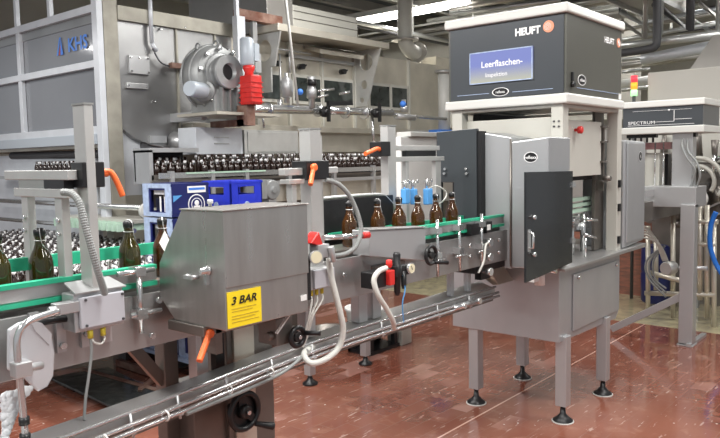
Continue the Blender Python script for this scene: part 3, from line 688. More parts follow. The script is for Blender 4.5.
b = MB().tube([(0.978, 1.93, 1.525), (0.992, 1.9, 1.52), (0.998, 1.87, 1.492), (0.999, 1.85, 1.434), (1.01, 1.84, 1.364), (1.025, 1.84, 1.3), (1.054, 1.86, 1.231)], .0108, 12, 8, ribs=.007)
tag(b.build('corrugated_hose', 'hose'), 'ribbed grey hose from the leftmost sensor arm down to the grey box', 'hose')
sb = thing('sensor_box', (1.12, 1.88, 1.10), 'small grey electrical box with pale lid and yellow connectors', 'junction box')
MB().prism([(0.980, 1.90, 1.125), (1.133, 1.90, 1.125), (1.133, 1.90, 1.235), (0.980, 1.90, 1.235)], (0, .07, 0)).build('box_shell', 'steel', sb, bevel=.003)
MB().prism([(0.980, 1.89, 1.236), (1.140, 1.89, 1.236), (1.13, 1.97, 1.258), (0.99, 1.97, 1.258)], (0, 0, .004)).build('sloped_cover', 'steel', sb)
MB().box(.992, 1.130, 1.885, 1.90, 1.136, 1.226).build('lid', 'boxgrey', sb, bevel=.003)
b = MB()
for (x, z) in ((1.007, 1.144), (1.007, 1.218), (1.122, 1.144), (1.122, 1.218)): b.cyl((x, 1.885, z), (x, 1.881, z), .004, n=8)
b.parts('lid_screw', 'darkpipe', sb)
b = MB()
for x in (1.030, 1.070): b.cyl((x, 1.91, 1.125), (x, 1.91, 1.10), .008, n=10)
b.parts('connector', 'ytip', sb)
MB().tube([(1.070, 1.91, 1.10), (1.073, 1.908, 1.09), (1.060, 1.905, 1.078), (1.040, 1.905, 1.085), (1.032, 1.908, 1.10)], .0035, 6).build('short_cable', 'hose_white', sb)
MB().tube([(1.030, 1.91, 1.10), (1.028, 1.905, 1.06), (1.015, 1.90, 1.0), (1.000, 1.90, .93), (0.998, 1.91, .865)], .0045, 8).build('long_cable', 'hose', sb)

p2 = post('support_post', 2.02, 1.97, .062, .06, 1.02, 1.72, 'aluminium post just right of the 3 BAR box, with orange lever')
MB().box(1.955, 2.085, 1.93, 2.01, 1.525, 1.60).build('clamp_block', 'black', p2, bevel=.003)
lever((1.99, 1.925, 1.573), (1.945, 1.90, 1.508), .0095).build('clamp_lever', 'orange', p2, label='orange clamping lever')
MB().box(1.86, 1.955, 1.95, 1.985, 1.545, 1.572).build('cross_arm', 'alu', p2, bevel=.002); MB().box(2.085, 2.16, 1.95, 1.985, 1.548, 1.572).build('cross_arm', 'alu', p2, bevel=.002)
MB().box(1.87, 1.955, 1.94, 1.99, 1.512, 1.53).build('cross_arm', 'alu', p2, bevel=.002)
MB().box(1.895, 1.92, 1.95, 1.98, 1.40, 1.512).build('strut', 'alu', p2, bevel=.002)
MB().box(2.055, 2.11, 1.99, 2.01, 1.25, 1.70).build('rear_plate', 'alu', p2)
b = MB().tube([(2.064, 1.93, 1.522), (2.124, 1.92, 1.504), (2.178, 1.91, 1.457), (2.215, 1.9, 1.385), (2.226, 1.89, 1.31), (2.181, 1.88, 1.249), (2.112, 1.88, 1.224), (2.024, 1.88, 1.226)], .0100, 12, 8, ribs=.007)
tag(b.build('corrugated_hose', 'hose'), 'ribbed grey hose looping from the middle post down to the gauge', 'hose')
p3 = post('support_post', 2.942, 2.30, .07, .05, 1.25, 1.77, 'aluminium post behind the small steel box, with lever pointing left')
MB().box(2.83, 2.905, 2.255, 2.335, 1.615, 1.69).build('clamp_block', 'black', p3, bevel=.003)
MB().tube([(2.83, 2.27, 1.650), (2.80, 2.262, 1.653), (2.75, 2.26, 1.640), (2.70, 2.255, 1.628)], .011, 10, 4).build('clamp_lever', 'orange', p3, label='orange clamping lever')
MB().box(2.98, 3.40, 2.285, 2.315, 1.645, 1.67).build('cross_arm', 'alu', p3, bevel=.002)
MB().box(2.98, 3.44, 2.28, 2.32, 1.585, 1.61).build('cross_arm', 'alu', p3, bevel=.002)
MB().box(3.08, 3.36, 2.285, 2.315, 1.612, 1.643).build('sensor_head', 'black', p3)
for x, hw_ in ((3.09, .012), (3.385, .026)): MB().box(x - hw_, x + hw_, 2.285, 2.315, 1.20, 1.585).build('strut', 'alu', p3, bevel=.002)
MB().box(3.00, 3.012, 2.33, 2.35, 1.28, 1.75).build('thin_upright', 'frame', p3)

# blue photo sensors over the bottles
for k, (x, l) in enumerate(((2.975, 'light blue sensor block nearest the middle post'), (3.05, 'light blue sensor block hanging half behind its neighbour'), (3.18, 'rightmost light blue sensor block, next to the dark plate'))):
    t = thing('photo_sensor', (x, 2.22, 1.36), l, 'sensor', 'light blue sensor blocks above the bottles')
    MB().box(x - (.021, .013, .024)[k], x + (.021, .013, .024)[k], 2.20, 2.235, 1.365 - .008 * k, 1.445 - .004 * k).build('sensor_body', 'skyblue', t, bevel=.006)
    b = MB().cyl((x, 2.225, 1.435), (x, 2.225, 1.49), .007, n=8).tube([(x - .015, 2.20, 1.45), (x - .022, 2.19, 1.475), (x, 2.19, 1.49), (x + .015, 2.2, 1.47)], .002, 6).box(x - .02, x + .02, 2.22, 2.23, 1.475, 1.48)
    b.build('sensor_bracket', 'chrome', t)
MB_s = MB().tube([(3.103, 2.15, 1.443), (3.095, 2.1, 1.455), (3.179, 2.1, 1.419), (3.16, 2.1, 1.378), (3.157, 2.15, 1.345)], .004, 6)
tag(MB_s.build('sensor_cable', 'hose_white'), 'thin pale cable looping beside the dark entry plate', 'cable')

# ------------------------------------------------------------------ small steel box with FRL unit
b2 = thing('steel_cover_box', (2.58, 1.9, 1.1), 'small brushed steel box with black handwheel before the inspector', 'machine cover')
MB().prism([(2.33, 1.93, 1.185), (2.745, 1.93, 1.115), (2.745, 1.93, 1.272), (2.33, 1.93, 1.295)], (0, .10, 0)).build('box_body', 'steel', b2, bevel=.003)
MB().prism([(2.325, 1.925, 1.297), (2.75, 1.925, 1.274), (2.80, 2.035, 1.270), (2.36, 2.035, 1.297)], (0, 0, .004)).build('lid_sheet', 'steel_h', b2)
MB().box(2.40, 2.62, 1.96, 2.0, 1.06, 1.13).build('mounting_bracket', 'steel_dark', b2)
b = MB().torus((2.745, 1.90, 1.145), YN, .042, .009, 26, 8).lathe((2.745, 1.93, 1.145), YN, [(0, .01), (.025, .012), (.027, .018), (.04, .016)], 14).bar((2.745, 1.90, 1.145), (2.785, 1.90, 1.145), .012, .007).bar((2.745, 1.90, 1.145), (2.72, 1.90, 1.175), .012, .007)
b.build('adjusting_wheel', 'black', b2)
MB().cyl((2.765, 1.895, 1.11), (2.84, 1.87, 1.10), .010).build('wheel_grip', 'black', b2)

fu = thing('air_service_unit', (2.42, 1.87, 1.05), 'black air filter regulator with round gauge and red knob', 'pressure regulator')
MB().lathe((2.44, 1.87, 1.005), (0, 0, 1), [(0, .008), (.015, .014), (.075, .016), (.09, .021), (.135, .021), (.14, .015), (.18, .017), (.19, .012)], 16).build('filter_bowl', 'black', fu)
MB().box(2.41, 2.51, 1.855, 1.885, 1.09, 1.135).build('manifold', 'black', fu, bevel=.003)
MB().lathe((2.475, 1.86, 1.03), (0, 0, 1), [(0, .008), (.015, .012), (.08, .013)], 12).build('filter_bowl', 'black', fu)
gd = MB().lathe((2.505, 1.855, 1.118), YN, [(0, .022), (.018, .025)], 20).build('gauge', 'chrome', fu)
MB().lathe((2.505, 1.837, 1.118), YN, [(0, .021), (.002, .021)], 20).build('dial_face', 'dial', gd)
MB().bar((2.505, 1.8335, 1.113), (2.498, 1.8335, 1.131), .0025, .001).build('needle', 'ink', gd)
MB().lathe((2.385, 1.87, 1.135), (0, 0, 1), [(0, .010), (.010, .014), (.03, .014), (.034, .009)], 14).build('red_knob', 'red', fu)
MB().box(2.365, 2.40, 1.85, 1.89, 1.06, 1.125).build('valve_coil', 'red', fu, bevel=.004)
MB().box(2.275, 2.365, 1.87, 1.94, 1.055, 1.125).build('solenoid', 'black', fu, bevel=.004)
b = MB().tube([(2.351, 1.86, 1.138), (2.284, 1.85, 1.131), (2.256, 1.85, 1.097), (2.269, 1.84, 1.037), (2.321, 1.84, 0.973), (2.38, 1.85, 0.905), (2.425, 1.88, 0.861)], .0115, 10, 8)
tag(b.build('air_hose', 'hose_white'), 'milky hose hanging from the black regulator with the red knob', 'hose')
b = MB().tube([(2.465, 1.86, 1.09), (2.47, 1.85, 1.03), (2.45, 1.85, .97), (2.47, 1.86, .88)], .003, 6)
tag(b.build('thin_air_line', 'skyblue'), 'thin bluish air line dropping from the regulator to the run-off conveyor', 'air line')

vu = thing('gauge_valve', (2.03, 1.86, 1.15), 'pressure gauge with red cap beside the 3 BAR box', 'valve')
gd = MB().lathe((1.925, 1.87, 1.235), (-.35, -1, 0), [(0, .025), (.018, .027)], 20).build('gauge', 'steel', vu)
MB().lathe(Vector((1.925, 1.87, 1.235)) + Vector((-.33, -.944, 0)) * .018, (-.35, -1, 0), [(0, .023), (.002, .023)], 20).build('dial_face', 'dial', gd)
MB().prism([(1.90, 1.86, 1.29), (1.97, 1.86, 1.27), (1.945, 1.86, 1.33)], (0, .05, 0)).build('red_cap', 'red', vu, bevel=.004)
b = MB().box(1.93, 1.99, 1.85, 1.90, 1.23, 1.28).cyl((1.97, 1.88, 1.25), (2.04, 1.88, 1.25), .013).cyl((1.985, 1.84, 1.27), (2.0, 1.84, 1.21), .012)
b.build('valve_body', 'steel', vu, bevel=.002)
MB().box(1.855, 1.915, 1.88, 1.94, 1.07, 1.24).box(1.865, 1.905, 1.89, 1.93, 1.24, 1.42).build('cylinder_block', 'black', vu, bevel=.003)
MB().cyl((2.03, 1.92, 1.295), (2.30, 1.92, 1.28), .011).build('stay_rod', 'chrome', vu)
MB().cyl((2.27, 1.92, 1.282), (2.31, 1.92, 1.28), .014).build('red_collar', 'red', vu)
jb = thing('junction_box', (1.99, 1.92, 1.09), 'pale little junction box under the gauge right of the 3 BAR box', 'junction box')
MB().box(1.93, 2.06, 1.90, 1.96, 1.10, 1.18).build('box_shell', 'steel', jb, bevel=.003)
MB().box(1.945, 2.058, 1.888, 1.90, 1.105, 1.178).build('lid', 'boxgrey', jb, bevel=.003)
b = MB()
for x in (1.955, 1.985, 2.015): b.cyl((x, 1.92, 1.10), (x, 1.92, 1.075), .007, n=8)
b.parts('connector', 'ytip', jb)
b = MB()
for k, x in enumerate((1.955, 1.985, 2.015)): b.tube([(x, 1.92, 1.075), (x - .01, 1.91, 1.05), (1.93 + .012 * k, 1.91, 1.0), (1.925 + .01 * k, 1.93, .93), (1.93, 1.95, .87)], .004, 6)
b.build('cable', 'hose_white', jb)
b = MB().tube([(2.018, 1.88, 1.219), (2.016, 1.87, 1.153), (2.026, 1.86, 1.085), (2.042, 1.85, 1.004), (2.057, 1.85, 0.929), (2.042, 1.86, 0.862), (1.977, 1.87, 0.827), (1.913, 1.89, 0.822), (1.916, 1.93, 0.851), (2.002, 1.97, 0.853)], .0125, 12, 8)
tag(b.build('air_hose', 'hose_white'), 'thick milky hose curling onto the run-off conveyor below the gauge', 'hose')

# back tunnel plates seen behind posts
tg = MB().box(2.10, 2.92, 2.255, 2.27, 1.20, 1.415)
tag(tg.build('guard_plate', 'black', bevel=.002), 'black guard plate behind the bottles between the two steel boxes', 'guard')
tag(MB().tube([(2.3, 2.262, 1.424), (2.78, 2.262, 1.424), (2.88, 2.262, 1.40), (2.96, 2.262, 1.33)], .008, 8, 3).build('guard_trim', 'pipe'), 'pale bent edge strip on top of the black guard plate', 'strip')

# ------------------------------------------------------------------ bottles
def bottle_mesh(n, far=False):
    b = MB()
    pr = [(0, .024), (.002, .032), (.010, .035), (.095, .035), (.108, .0335), (.122, .0285), (.140, .0195), (.155, .0150), (.172, .0140), (.176, .0155), (.183, .0155)]
    if far:
        pr = [(0, .033), (.098, .035), (.125, .027), (.150, .0155), (.180, .0145)]
        b.lathe((0, 0, 0), (0, 0, 1), pr, n)
        b.lathe((.021, 0, .150), (.5, 0, 1), [(0, .012, 2), (.004, .016, 2), (.020, .015, 2), (.024, .007, 2)], 6)  # porcelain stopper, enlarged so its white also stands in for glints
        b.bar((.017, -.010, .12), (.030, -.012, .172), .003, .003, mi=1); b.bar((.017, .010, .12), (.030, .012, .172), .003, .003, mi=1); b.bar((-.016, -.014, .150), (.02, -.014, .140), .004, .004, mi=1)
        return b
    return b.lathe((0, 0, 0), (0, 0, 1), pr, n)
def full_bottle(m):
    t = thing('beer_bottle', (0, 0, 0), '', 'bottle')
    g = bottle_mesh(24).build('glass_body', m, t)
    MB().lathe((0, 0, .179), (0, 0, 1), [(0, .0165), (.012, .0175), (.019, .0165), (.024, .009)], 16).build('stopper', 'black', t)
    b = MB().torus((0, 0, .166), (0, 0, 1), .0158, .0016, 18, 5)
    for s_ in (-1, 1): b.tube([(0, s_ * .004, .205), (0, s_ * .018, .196), (.002, s_ * .0185, .175), (.006, s_ * .018, .155), (.016, s_ * .014, .140)], .0013, 5, 4)
    b.tube([(.016, -.014, .140), (.019, 0, .136), (.016, .014, .140)], .0013, 5, 4)
    b.build('closure_wire', 'wire', t)
    return t
proto = {k: full_bottle(k) for k in ('bottle', 'bottle_green')}
TREE = tree_of(None)
placed = [(.862, 'bottle_green', 'olive-brown swing-top bottle cut by the left edge of the photo'),
          (.988, 'bottle_green', 'olive-brown swing-top bottle on the line left of the ribbed hose'),
          (1.285, 'bottle_green', 'olive-brown swing-top bottle on the line right of the ribbed hose'),
          (1.415, 'bottle', 'brown bottle with open white swing closure entering the 3 BAR box'),
          (2.394, 'bottle', 'brown bottle inside the loop of the ribbed hose'),
          (2.597, 'bottle', 'brown bottle partly behind the small steel box left of the post'),
          (2.763, 'bottle', 'brown bottle just right of the post, above the small steel box'),
          (2.920, 'bottle', 'middle one of three brown bottles above the small steel box'),
          (3.083, 'bottle', 'brown bottle nearest to the dark entry plate'),
          (3.235, 'bottle', 'brown bottle passing into the opening of the dark entry plate'),
          (4.20, 'bottle', 'brown bottle inside the inspector behind the smoked door')]
first = {}
for x, k, lab in placed:
    if k not in first: o = proto[k]; first[k] = 1
    else: o = copy_tree(proto[k], None, TREE)
    o.location = (x, 2.10, 1.212); o.rotation_euler = (0, 0, random.uniform(-.6, .6)); o['label'] = lab; o['group'] = 'bottles on the main line'
MB().prism([(1.34, 2.05, 1.36), (1.365, 2.03, 1.30), (1.385, 2.05, 1.355), (1.36, 2.045, 1.40)], (.004, 0, 0)).build('white_flap', 'paper', bx)

far = bottle_mesh(9, True).build('beer_bottle', ['bottle_far', 'wire', 'porcelain'])
FL = far.data
def put(x, y, z, label, group, s=1.0):
    o = bpy.data.objects.new('beer_bottle', FL); C.objects.link(o); o.location = (x, y, z); o.rotation_euler = (0, 0, random.uniform(0, 6.28)); o.scale = (s, s, s)
    return tag(o, label, 'bottle', group)
bpy.data.objects.remove(far)
# two rows travelling along the washer front
for row, (y, z) in enumerate(((5.45, 1.455), (5.535, 1.50))):
    x = 4.16
    while x < 7.4:
        put(x + random.uniform(-.004, .004), y, z, ('front row' if row == 0 else 'rear row') + ' dark bottle on the rail along the bottle washer', ('front' if row == 0 else 'rear') + ' bottle row at the washer'); x += .079
for row in range(2):
    for i in range(6): put(3.70 + .077 * i, 5.55 + .09 * row, 1.45 + .03 * row, 'dark bottle in the small lit opening left of the blue crates', 'bottles in the small opening')
# accumulation table
import itertools
cells = []
for i, j in itertools.product(range(60), range(60)):
    x = 1.75 + .0735 * i + (.0367 if j % 2 else 0); y = 4.05 + .0645 * j
    cx, cy, cz = (R_.inverted() @ Vector((x, y, .93 - 1.6)))
    u = 360 + 710 * cx / -cz; v = 219 - 710 * cy / -cz
    if -12 < u < 152 and 227 < v < 268 and x < 3.62: cells.append((x, y, u, v))
cells.sort(key=lambda c: c[0] ** 2 + c[1] ** 2)
near, rest = cells[:215], cells[215:]
for x, y, u, v in near: put(x + random.uniform(-.012, .012), y + random.uniform(-.012, .012), .74, 'dark swing-top bottle in the crowd on the accumulation table', 'bottles crowded on the accumulation table')
if rest:
    b = MB()
    for x, y, u, v in rest:
        x += random.uniform(-.012, .012); y += random.uniform(-.012, .012)
        a0 = random.uniform(0, 6.28); ca, sa = math.cos(a0), math.sin(a0); n0 = len(b.v)
        for q in FL.vertices: b.v.append(Vector((x + q.co.x * ca - q.co.y * sa, y + q.co.x * sa + q.co.y * ca, .74 + q.co.z)))
        for p in FL.polygons: b.face([n0 + i for i in p.vertices], p.use_smooth, p.material_index)
    tag(b.build('bottle_crowd', ['bottle_far', 'wire', 'porcelain']), 'far part of the bottle crowd on the accumulation table', 'bottles', kind='stuff')
tb = thing('accumulation_table', (2.7, 5.5, 0), 'wide steel accumulation table carrying the bottle crowd behind the line', 'table')
MB().box(1.9, 3.68, 3.95, 7.4, .70, .74).build('table_top', 'steel_dark', tb)
MB().box(1.9, 3.68, 3.92, 3.95, .62, .80).box(3.68, 3.71, 3.92, 7.4, .62, .86).build('side_rail', 'steel', tb)
for (x, y) in ((2.0, 6.2), (3.6, 5.6), (1.7, 7.2), (3.6, 7.2)): MB().box(x - .04, x + .04, y - .04, y + .04, 0, .70).build('leg', 'steel', tb)
# comb of infeed fingers behind the table
cb = thing('infeed_comb', (3.55, 6.1, .9), 'pale green comb of infeed fingers behind the bottle crowd', 'bottle infeed')
MB().box(3.35, 3.66, 5.4, 6.6, 1.09, 1.12).build('comb_bar', 'cream', cb)
MB().cyl((3.3, 5.3, 1.04), (3.3, 8.0, 1.04), .02).cyl((3.45, 5.3, 1.22), (3.45, 8.4, 1.22), .025).parts('cross_rod', 'chrome', cb)
for i in range(14):
    y = 5.42 + .084 * i; MB().box(3.22, 3.50, y, y + .03, 1.03, 1.10).build('finger', 'palegreen', cb)
MB().lathe((3.40, 5.28, 1.20), YN, [(0, .07), (.03, .07), (.035, .03), (.06, .03)], 18).build('end_bearing', 'white', cb)

# ------------------------------------------------------------------ crates
def crate(m, rim):
    t = thing('bottle_crate', (0, 0, 0), '', 'crate')
    W, D, H, th = .34, .37, .25, .014
    b = MB()
    def wall(ax, c0, c1, pos):
        def q(a0, a1, z0, z1):
            if ax == 'x': b.box(a0, a1, pos, pos + th, z0, z1)
            else: b.box(pos, pos + th, a0, a1, z0, z1)
        w0, w1 = c0 + (c1 - c0) * .24, c0 + (c1 - c0) * .76
        q(c0, w0, 0, H); q(w1, c1, 0, H); q(w0, w1, 0, H * .55 if not rim else .035); q(w0, w1, H * .80, H)
    wall('x', -W / 2, W / 2, -D / 2); wall('x', -W / 2, W / 2, D / 2 - th)
    wall('y', -D / 2, D / 2, -W / 2); wall('y', -D / 2, D / 2, W / 2 - th)
    b.box(-W / 2, W / 2, -D / 2, D / 2, 0, .012)
    for x in (-.06, .06): b.box(x, x + .006, -D / 2, D / 2, .012, .13)
    b.build('crate_body', m, t, bevel=.004)
    MB().box(-W / 2 - .004, W / 2 + .004, -D / 2 - .004, D / 2 + .004, H - .022, H - .006).box(-W / 2 - .003, W / 2 + .003, -D / 2 - .003, D / 2 + .003, 0, .018).build('rim', m, t)
    if rim:
        fr = MB()
        x = -W / 2 - .006
        fr.box(x, x + .008, -D / 2, D / 2, 0, .03).box(x, x + .008, -D / 2, D / 2, H - .035, H).box(x, x + .008, -D / 2, -D / 2 + .075, 0, H).box(x, x + .008, D / 2 - .075, D / 2, 0, H)
        fr.build('pale_frame', 'iceblue', t, label='pale blue end frame')
        MB().box(-W / 2 + .03, -W / 2 + .036, -.06, -.045, .03, .15).box(-W / 2 + .03, -W / 2 + .036, .0, .015, .03, .15).box(-W / 2 + .03, -W / 2 + .036, -.085, .085, .165, .21).build('insert', 'whiteink', t)
        MB().box(-W / 2, W / 2, -D / 2 - .005, -D / 2 - .001, .02, .23).build('side_panel', m, t)
        e = MB().lathe((.05, -D / 2 - .005, .085), YN, [(0, .078), (.002, .078)], 26, 1).lathe((.05, -D / 2 - .007, .085), YN, [(0, .070), (.001, .070)], 26, 0).lathe((.05, -D / 2 - .008, .085), YN, [(0, .050), (.001, .050)], 24, 1).lathe((.05, -D / 2 - .009, .085), YN, [(0, .044), (.001, .044)], 24, 0)
        e.ball((.05, -D / 2 - .01, .095), .022, 10, (1, .1, 1), 1).box(.02, .08, -D / 2 - .0115, -D / 2 - .010, .062, .074, 1)
        e.build('round_emblem', [m, 'whiteink'], t)
        MB().prism([(-W / 2 + .01, -D / 2 - .007, .16), (-W / 2 + .01, -D / 2 - .007, .11), (-W / 2 + .09, -D / 2 - .007, .16)], (0, .001, 0)).build('corner_flash', 'skyblue', t)
        g = MB().box(-.03, .14, -D / 2 - .008, -D / 2 - .006, .175, .225).build('name_plate', 'whiteink', t); MB().box(-.02, .13, -D / 2 - .0095, -D / 2 - .0085, .195, .213).build('plate_stripe', 'khsblue', g)
    else:
        MB().lathe((0, -D / 2 - .001, .05), YN, [(0, .03), (.004, .028)], 16).lathe((-W / 2 - .001, 0, .05), XN, [(0, .03), (.004, .028)], 16).build('round_emblem', 'iceblue', t)
    return t
cn = crate('navy', True); cbp = crate('blue', False); TREE = tree_of(None)
ordw = ['lowest', 'second from the floor', 'middle', 'second from the top', 'topmost']
for k in range(5):
    o = cn if k == 4 else copy_tree(cn, None, TREE)
    o.location = (3.29, 4.68, .15 + .262 * k); o['label'] = 'navy crate with white round emblem, ' + ordw[k] + ' of its stack behind the line'; o['group'] = 'stacked bottle crates'
for k in (3, 4):
    o = cbp if k == 4 else copy_tree(cbp, None, TREE)
    o.location = (3.85, 4.68, .15 + .262 * k); o['label'] = 'bright blue crate next to the navy crates' + (', upper one' if k == 4 else ', lower one'); o['group'] = 'stacked bottle crates'
for (y0, w_) in ((5.07, 'far'), (4.29, 'near')):
    for k in range(2):
        o = copy_tree(cn, None, TREE); o.location = (3.29, y0, .15 + .262 * k); o['label'] = 'navy crate low on the pallet at its ' + w_ + ' end, ' + ('upper' if k else 'lower') + ' one'; o['group'] = 'stacked bottle crates'
db = thing('drive_cabinet', (4.05, 4.68, 0), 'dark steel cabinet carrying the two bright blue crates', 'cabinet')
MB().box(3.66, 4.42, 4.50, 4.87, .12, .93).build('cabinet_shell', 'steel_dark', db, bevel=.005)
for x in (3.70, 4.34): MB().box(x, x + .04, 4.52, 4.85, 0, .12).build('leg', 'steel', db)
pa = thing('crate_pallet', (3.3, 4.7, 0), 'low pale pallet under the stacked navy crates', 'pallet')
MB().box(3.08, 3.50, 4.06, 5.30, .12, .148).build('deck', 'iceblue', pa)
for y in (4.08, 4.62, 5.18): MB().box(3.09, 3.49, y, y + .1, 0, .12).parts('block', 'darkpipe', pa)
# floor mat and frame rails
mt = MB().prism([(2.397, 5.061, 0.03), (2.809, 4.968, 0.03), (2.681, 4.031, 0.03), (2.339, 4.042, 0.03)], (0, 0, .02))
tag(mt.build('rubber_mat', 'grating', bevel=.004), 'dark wet perforated mat lying on the red floor under the line', 'mat')
g = thing('floor_frame', (3.0, 4.4, 0), 'brown steel frame lying on the red floor beside the dark mat', 'frame')
MB().bar((2.654, 5.046, 0.03), (2.718, 4.05, 0.03), .04, .05).build('rail', 'rust', g); MB().bar((2.961, 5.081, 0.03), (2.946, 4.175, 0.03), .04, .05).build('rail', 'rust', g)
MB().bar((2.639, 4.262, 0.05), (2.939, 4.47, 0.05), .03, .03).build('cross_bar', 'rust', g)

# bucket and small plinth under the line
bk = thing('bucket', (4.75, 4.0, 0), 'white plastic bucket on the floor behind the run-off conveyor', 'bucket')
MB().lathe((4.75, 4.0, 0), (0, 0, 1), [(0, .14), (.27, .175), (.28, .185), (.30, .185), (.30, .17), (.20, .165)], 24).build('shell', 'paper', bk)
MB().tube([(4.57, 4.0, .27), (4.61, 3.88, .20), (4.75, 3.82, .17), (4.89, 3.88, .2), (4.93, 4.0, .27)], .004, 6).build('bail', 'wire', bk)
pb = thing('floor_box', (4.8, 3.7, 0), 'pale low box with black open frame under the line', 'box')
MB().box(4.78, 4.92, 3.62, 3.78, 0, .26).build('pale_box', 'cream', pb, bevel=.004)
b = MB()
for (x, y) in ((4.40, 3.66), (4.40, 3.84), (4.72, 3.66), (4.72, 3.84)): b.box(x - .02, x + .02, y - .02, y + .02, 0, .22)
b.box(4.36, 4.76, 3.63, 3.87, .20, .26).box(4.36, 4.76, 3.63, 3.87, .0, .03).box(4.36, 4.76, 3.84, 3.87, 0, .2)
b.build('black_frame', 'black', pb)
tr = thing('grey_tub', (4.35, 4.2, 0), 'low grey tub on the floor behind the steel leg', 'tub')
MB().lathe((4.42, 4.12, 0), (0, 0, 1), [(0, .16), (.12, .19), (.13, .20), (.15, .20), (.15, .18), (.08, .17)], 20).build('shell', 'steel_dark', tr)

# ------------------------------------------------------------------ washer housing with KHS lettering
kh = thing('washer_housing', (3.6, 7.6, 0), 'grey windowed machine housing with blue KHS lettering, upper left', 'machine')
MB().box(3.53, 5.2, 6.12, 9.6, 1.80, 3.02).build('housing_core', 'greyglass', kh)
for (y0, y1) in ((6.12, 7.58), (7.66, 9.6)):
    for (z0, z1) in ((2.56, 2.98), (1.94, 2.50)): MB().box(3.51, 3.53, y0, y1, z0, z1).build('window_sheet', 'greyglass', kh)
MB().box(3.50, 3.53, 6.12, 9.6, 2.90, 2.99).build('upper_shade', 'steel_tank', kh)
b = MB()
for z0, z1 in ((2.985, 3.055), (2.49, 2.555), (1.885, 1.955)): b.box(3.46, 3.51, 6.05, 9.6, z0, z1)
for y in (7.58, 9.55): b.box(3.465, 3.508, y, y + .07, 1.95, 3.0)
b.build('window_frame', 'frame', kh, bevel=.003)
MB().box(3.45, 3.51, 6.0, 6.09, 1.0, 3.10).build('corner_post', 'frame', kh, bevel=.003)
MB().box(3.515, 3.66, 6.0, 6.12, 0, 3.15).build('column', 'beam', kh, bevel=.004)
MB().box(3.44, 3.56, 6.1, 9.6, 1.79, 1.885).build('lower_beam', 'pumpmotor', kh, bevel=.004)
MB().box(3.56, 5.2, 6.12, 9.6, 1.76, 1.80).build('soffit', 'steel_warm', kh)
b = MB()
for y in (6.9, 7.62, 9.0): b.box(3.47, 3.51, y, y + .05, 3.05, 4.6)
b.bar((3.49, 6.1, 3.45), (3.49, 9.6, 3.52), .05, .05)
b.build('upper_post', 'frame', kh)
b = MB()
Yd = Vector((0, -1, 0))
b.text('KHS', (3.5, 6.637, 2.689), Yd, Z_, .13, bold=.02, sx=1.12)
pA = Vector((3.5, 6.856, 2.675)); b.prism([pA, pA + Yd * .025, pA + Yd * .085 + Z_ * .17, pA + Yd * .065 + Z_ * .17], (-.002, 0, 0)); b.prism([pA + Yd * .075, pA + Yd * .125, pA + Yd * .09 + Z_ * .17], (-.002, 0, 0))
b.build('lettering', 'khsblue', kh)
MB().prism([pA + Yd * .045, pA + Yd * .062, pA + Yd * .078 + Z_ * .09], (-.003, 0, 0)).build('red_stroke', 'red', kh)
b = MB().box(3.9, 4.1, 6.05, 6.1, 0, 1.8).cyl((3.6, 8.2, 1.72), (3.6, 6.3, 1.70), .04).cyl((3.7, 8.2, 1.50), (3.7, 6.3, 1.50), .03)
b.build('lower_pipework', 'darkpipe', kh)
MB().box(3.60, 3.64, 6.4, 9.4, .8, 1.72).build('lower_back_sheet', 'frame', kh)
# row of bottles seen under the housing
for i in range(14): put(3.50, 6.32 + .083 * i, 1.50, 'dark bottle peeking out below the windowed housing', 'bottles under the washer housing', .8)
MB().box(3.45, 3.56, 6.2, 8.3, 1.46, 1.495).build('bottle_shelf', 'steel', kh)

# ------------------------------------------------------------------ washer tank and body
tk = thing('washer_tank', (4.4, 6.4, 0), 'big grey steel tank body with rounded bottom behind the pump', 'tank')
po = [(3.60, 6.03, 3.02), (5.02, 6.03, 3.02), (5.02, 6.03, 1.72), (4.30, 6.03, 1.725), (3.97, 6.03, 1.78), (3.80, 6.03, 1.84), (3.68, 6.03, 1.93), (3.61, 6.03, 2.05)]
MB().prism(po, (0, 1.2, 0)).build('tank_shell', 'steel_tank', tk, bevel=.006)
MB().box(3.66, 5.05, 5.99, 6.03, 2.93, 3.06).build('top_flange', 'beam', tk)
for x in (4.30, 4.78): MB().box(x, x + .02, 6.01, 6.03, 1.95, 2.93).build('weld_seam', 'beam', tk)
b = MB().box(3.76, 3.98, 6.0, 6.03, 2.45, 2.62).box(3.72, 3.95, 5.99, 6.03, 2.31, 2.36)
b.build('cover_plate', 'steel', tk, bevel=.003)
b = MB()
for (x, z) in ((3.78, 2.60), (3.87, 2.60), (3.96, 2.60), (3.78, 2.47), (3.96, 2.47), (3.74, 2.335), (3.93, 2.335), (4.03, 2.2), (4.12, 2.9), (4.4, 2.95), (4.85, 2.8)): b.cyl((x, 6.03, z), (x, 5.985, z), .010, n=6)
b.parts('bolt', 'chrome', tk)
MB().box(3.95, 4.14, 6.0, 6.03, 1.80, 1.87).build('name_plate', 'steel', tk)
MB().cyl((4.25, 6.02, 1.82), (4.25, 5.9, 1.80), .10, .06).build('drain_boss', 'steel', tk)
MB().box(3.68, 4.25, 6.1, 6.14, 1.30, 1.95).build('lower_sheet', 'frame', tk)
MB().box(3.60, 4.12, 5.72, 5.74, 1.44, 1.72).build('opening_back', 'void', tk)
MB().box(3.60, 3.64, 5.5, 5.75, 1.42, 1.72).box(3.60, 4.14, 5.5, 5.75, 1.70, 1.74).build('opening_frame', 'steel', tk)
MB().cyl((4.0, 5.98, 3.3), (4.0, 5.98, 2.75), .02).cyl((4.0, 5.98, 2.75), (4.05, 5.98, 2.68), .02).build('conduit', 'frame', tk)
MB().tube([(4.0, 5.97, 2.70), (4.08, 5.97, 2.58), (4.2, 5.96, 2.54)], .008, 6).build('drain_line', 'darkpipe', tk)
MB().box(4.18, 4.62, 5.92, 5.98, 2.53, 2.58).build('holder_beam', 'rust', tk)

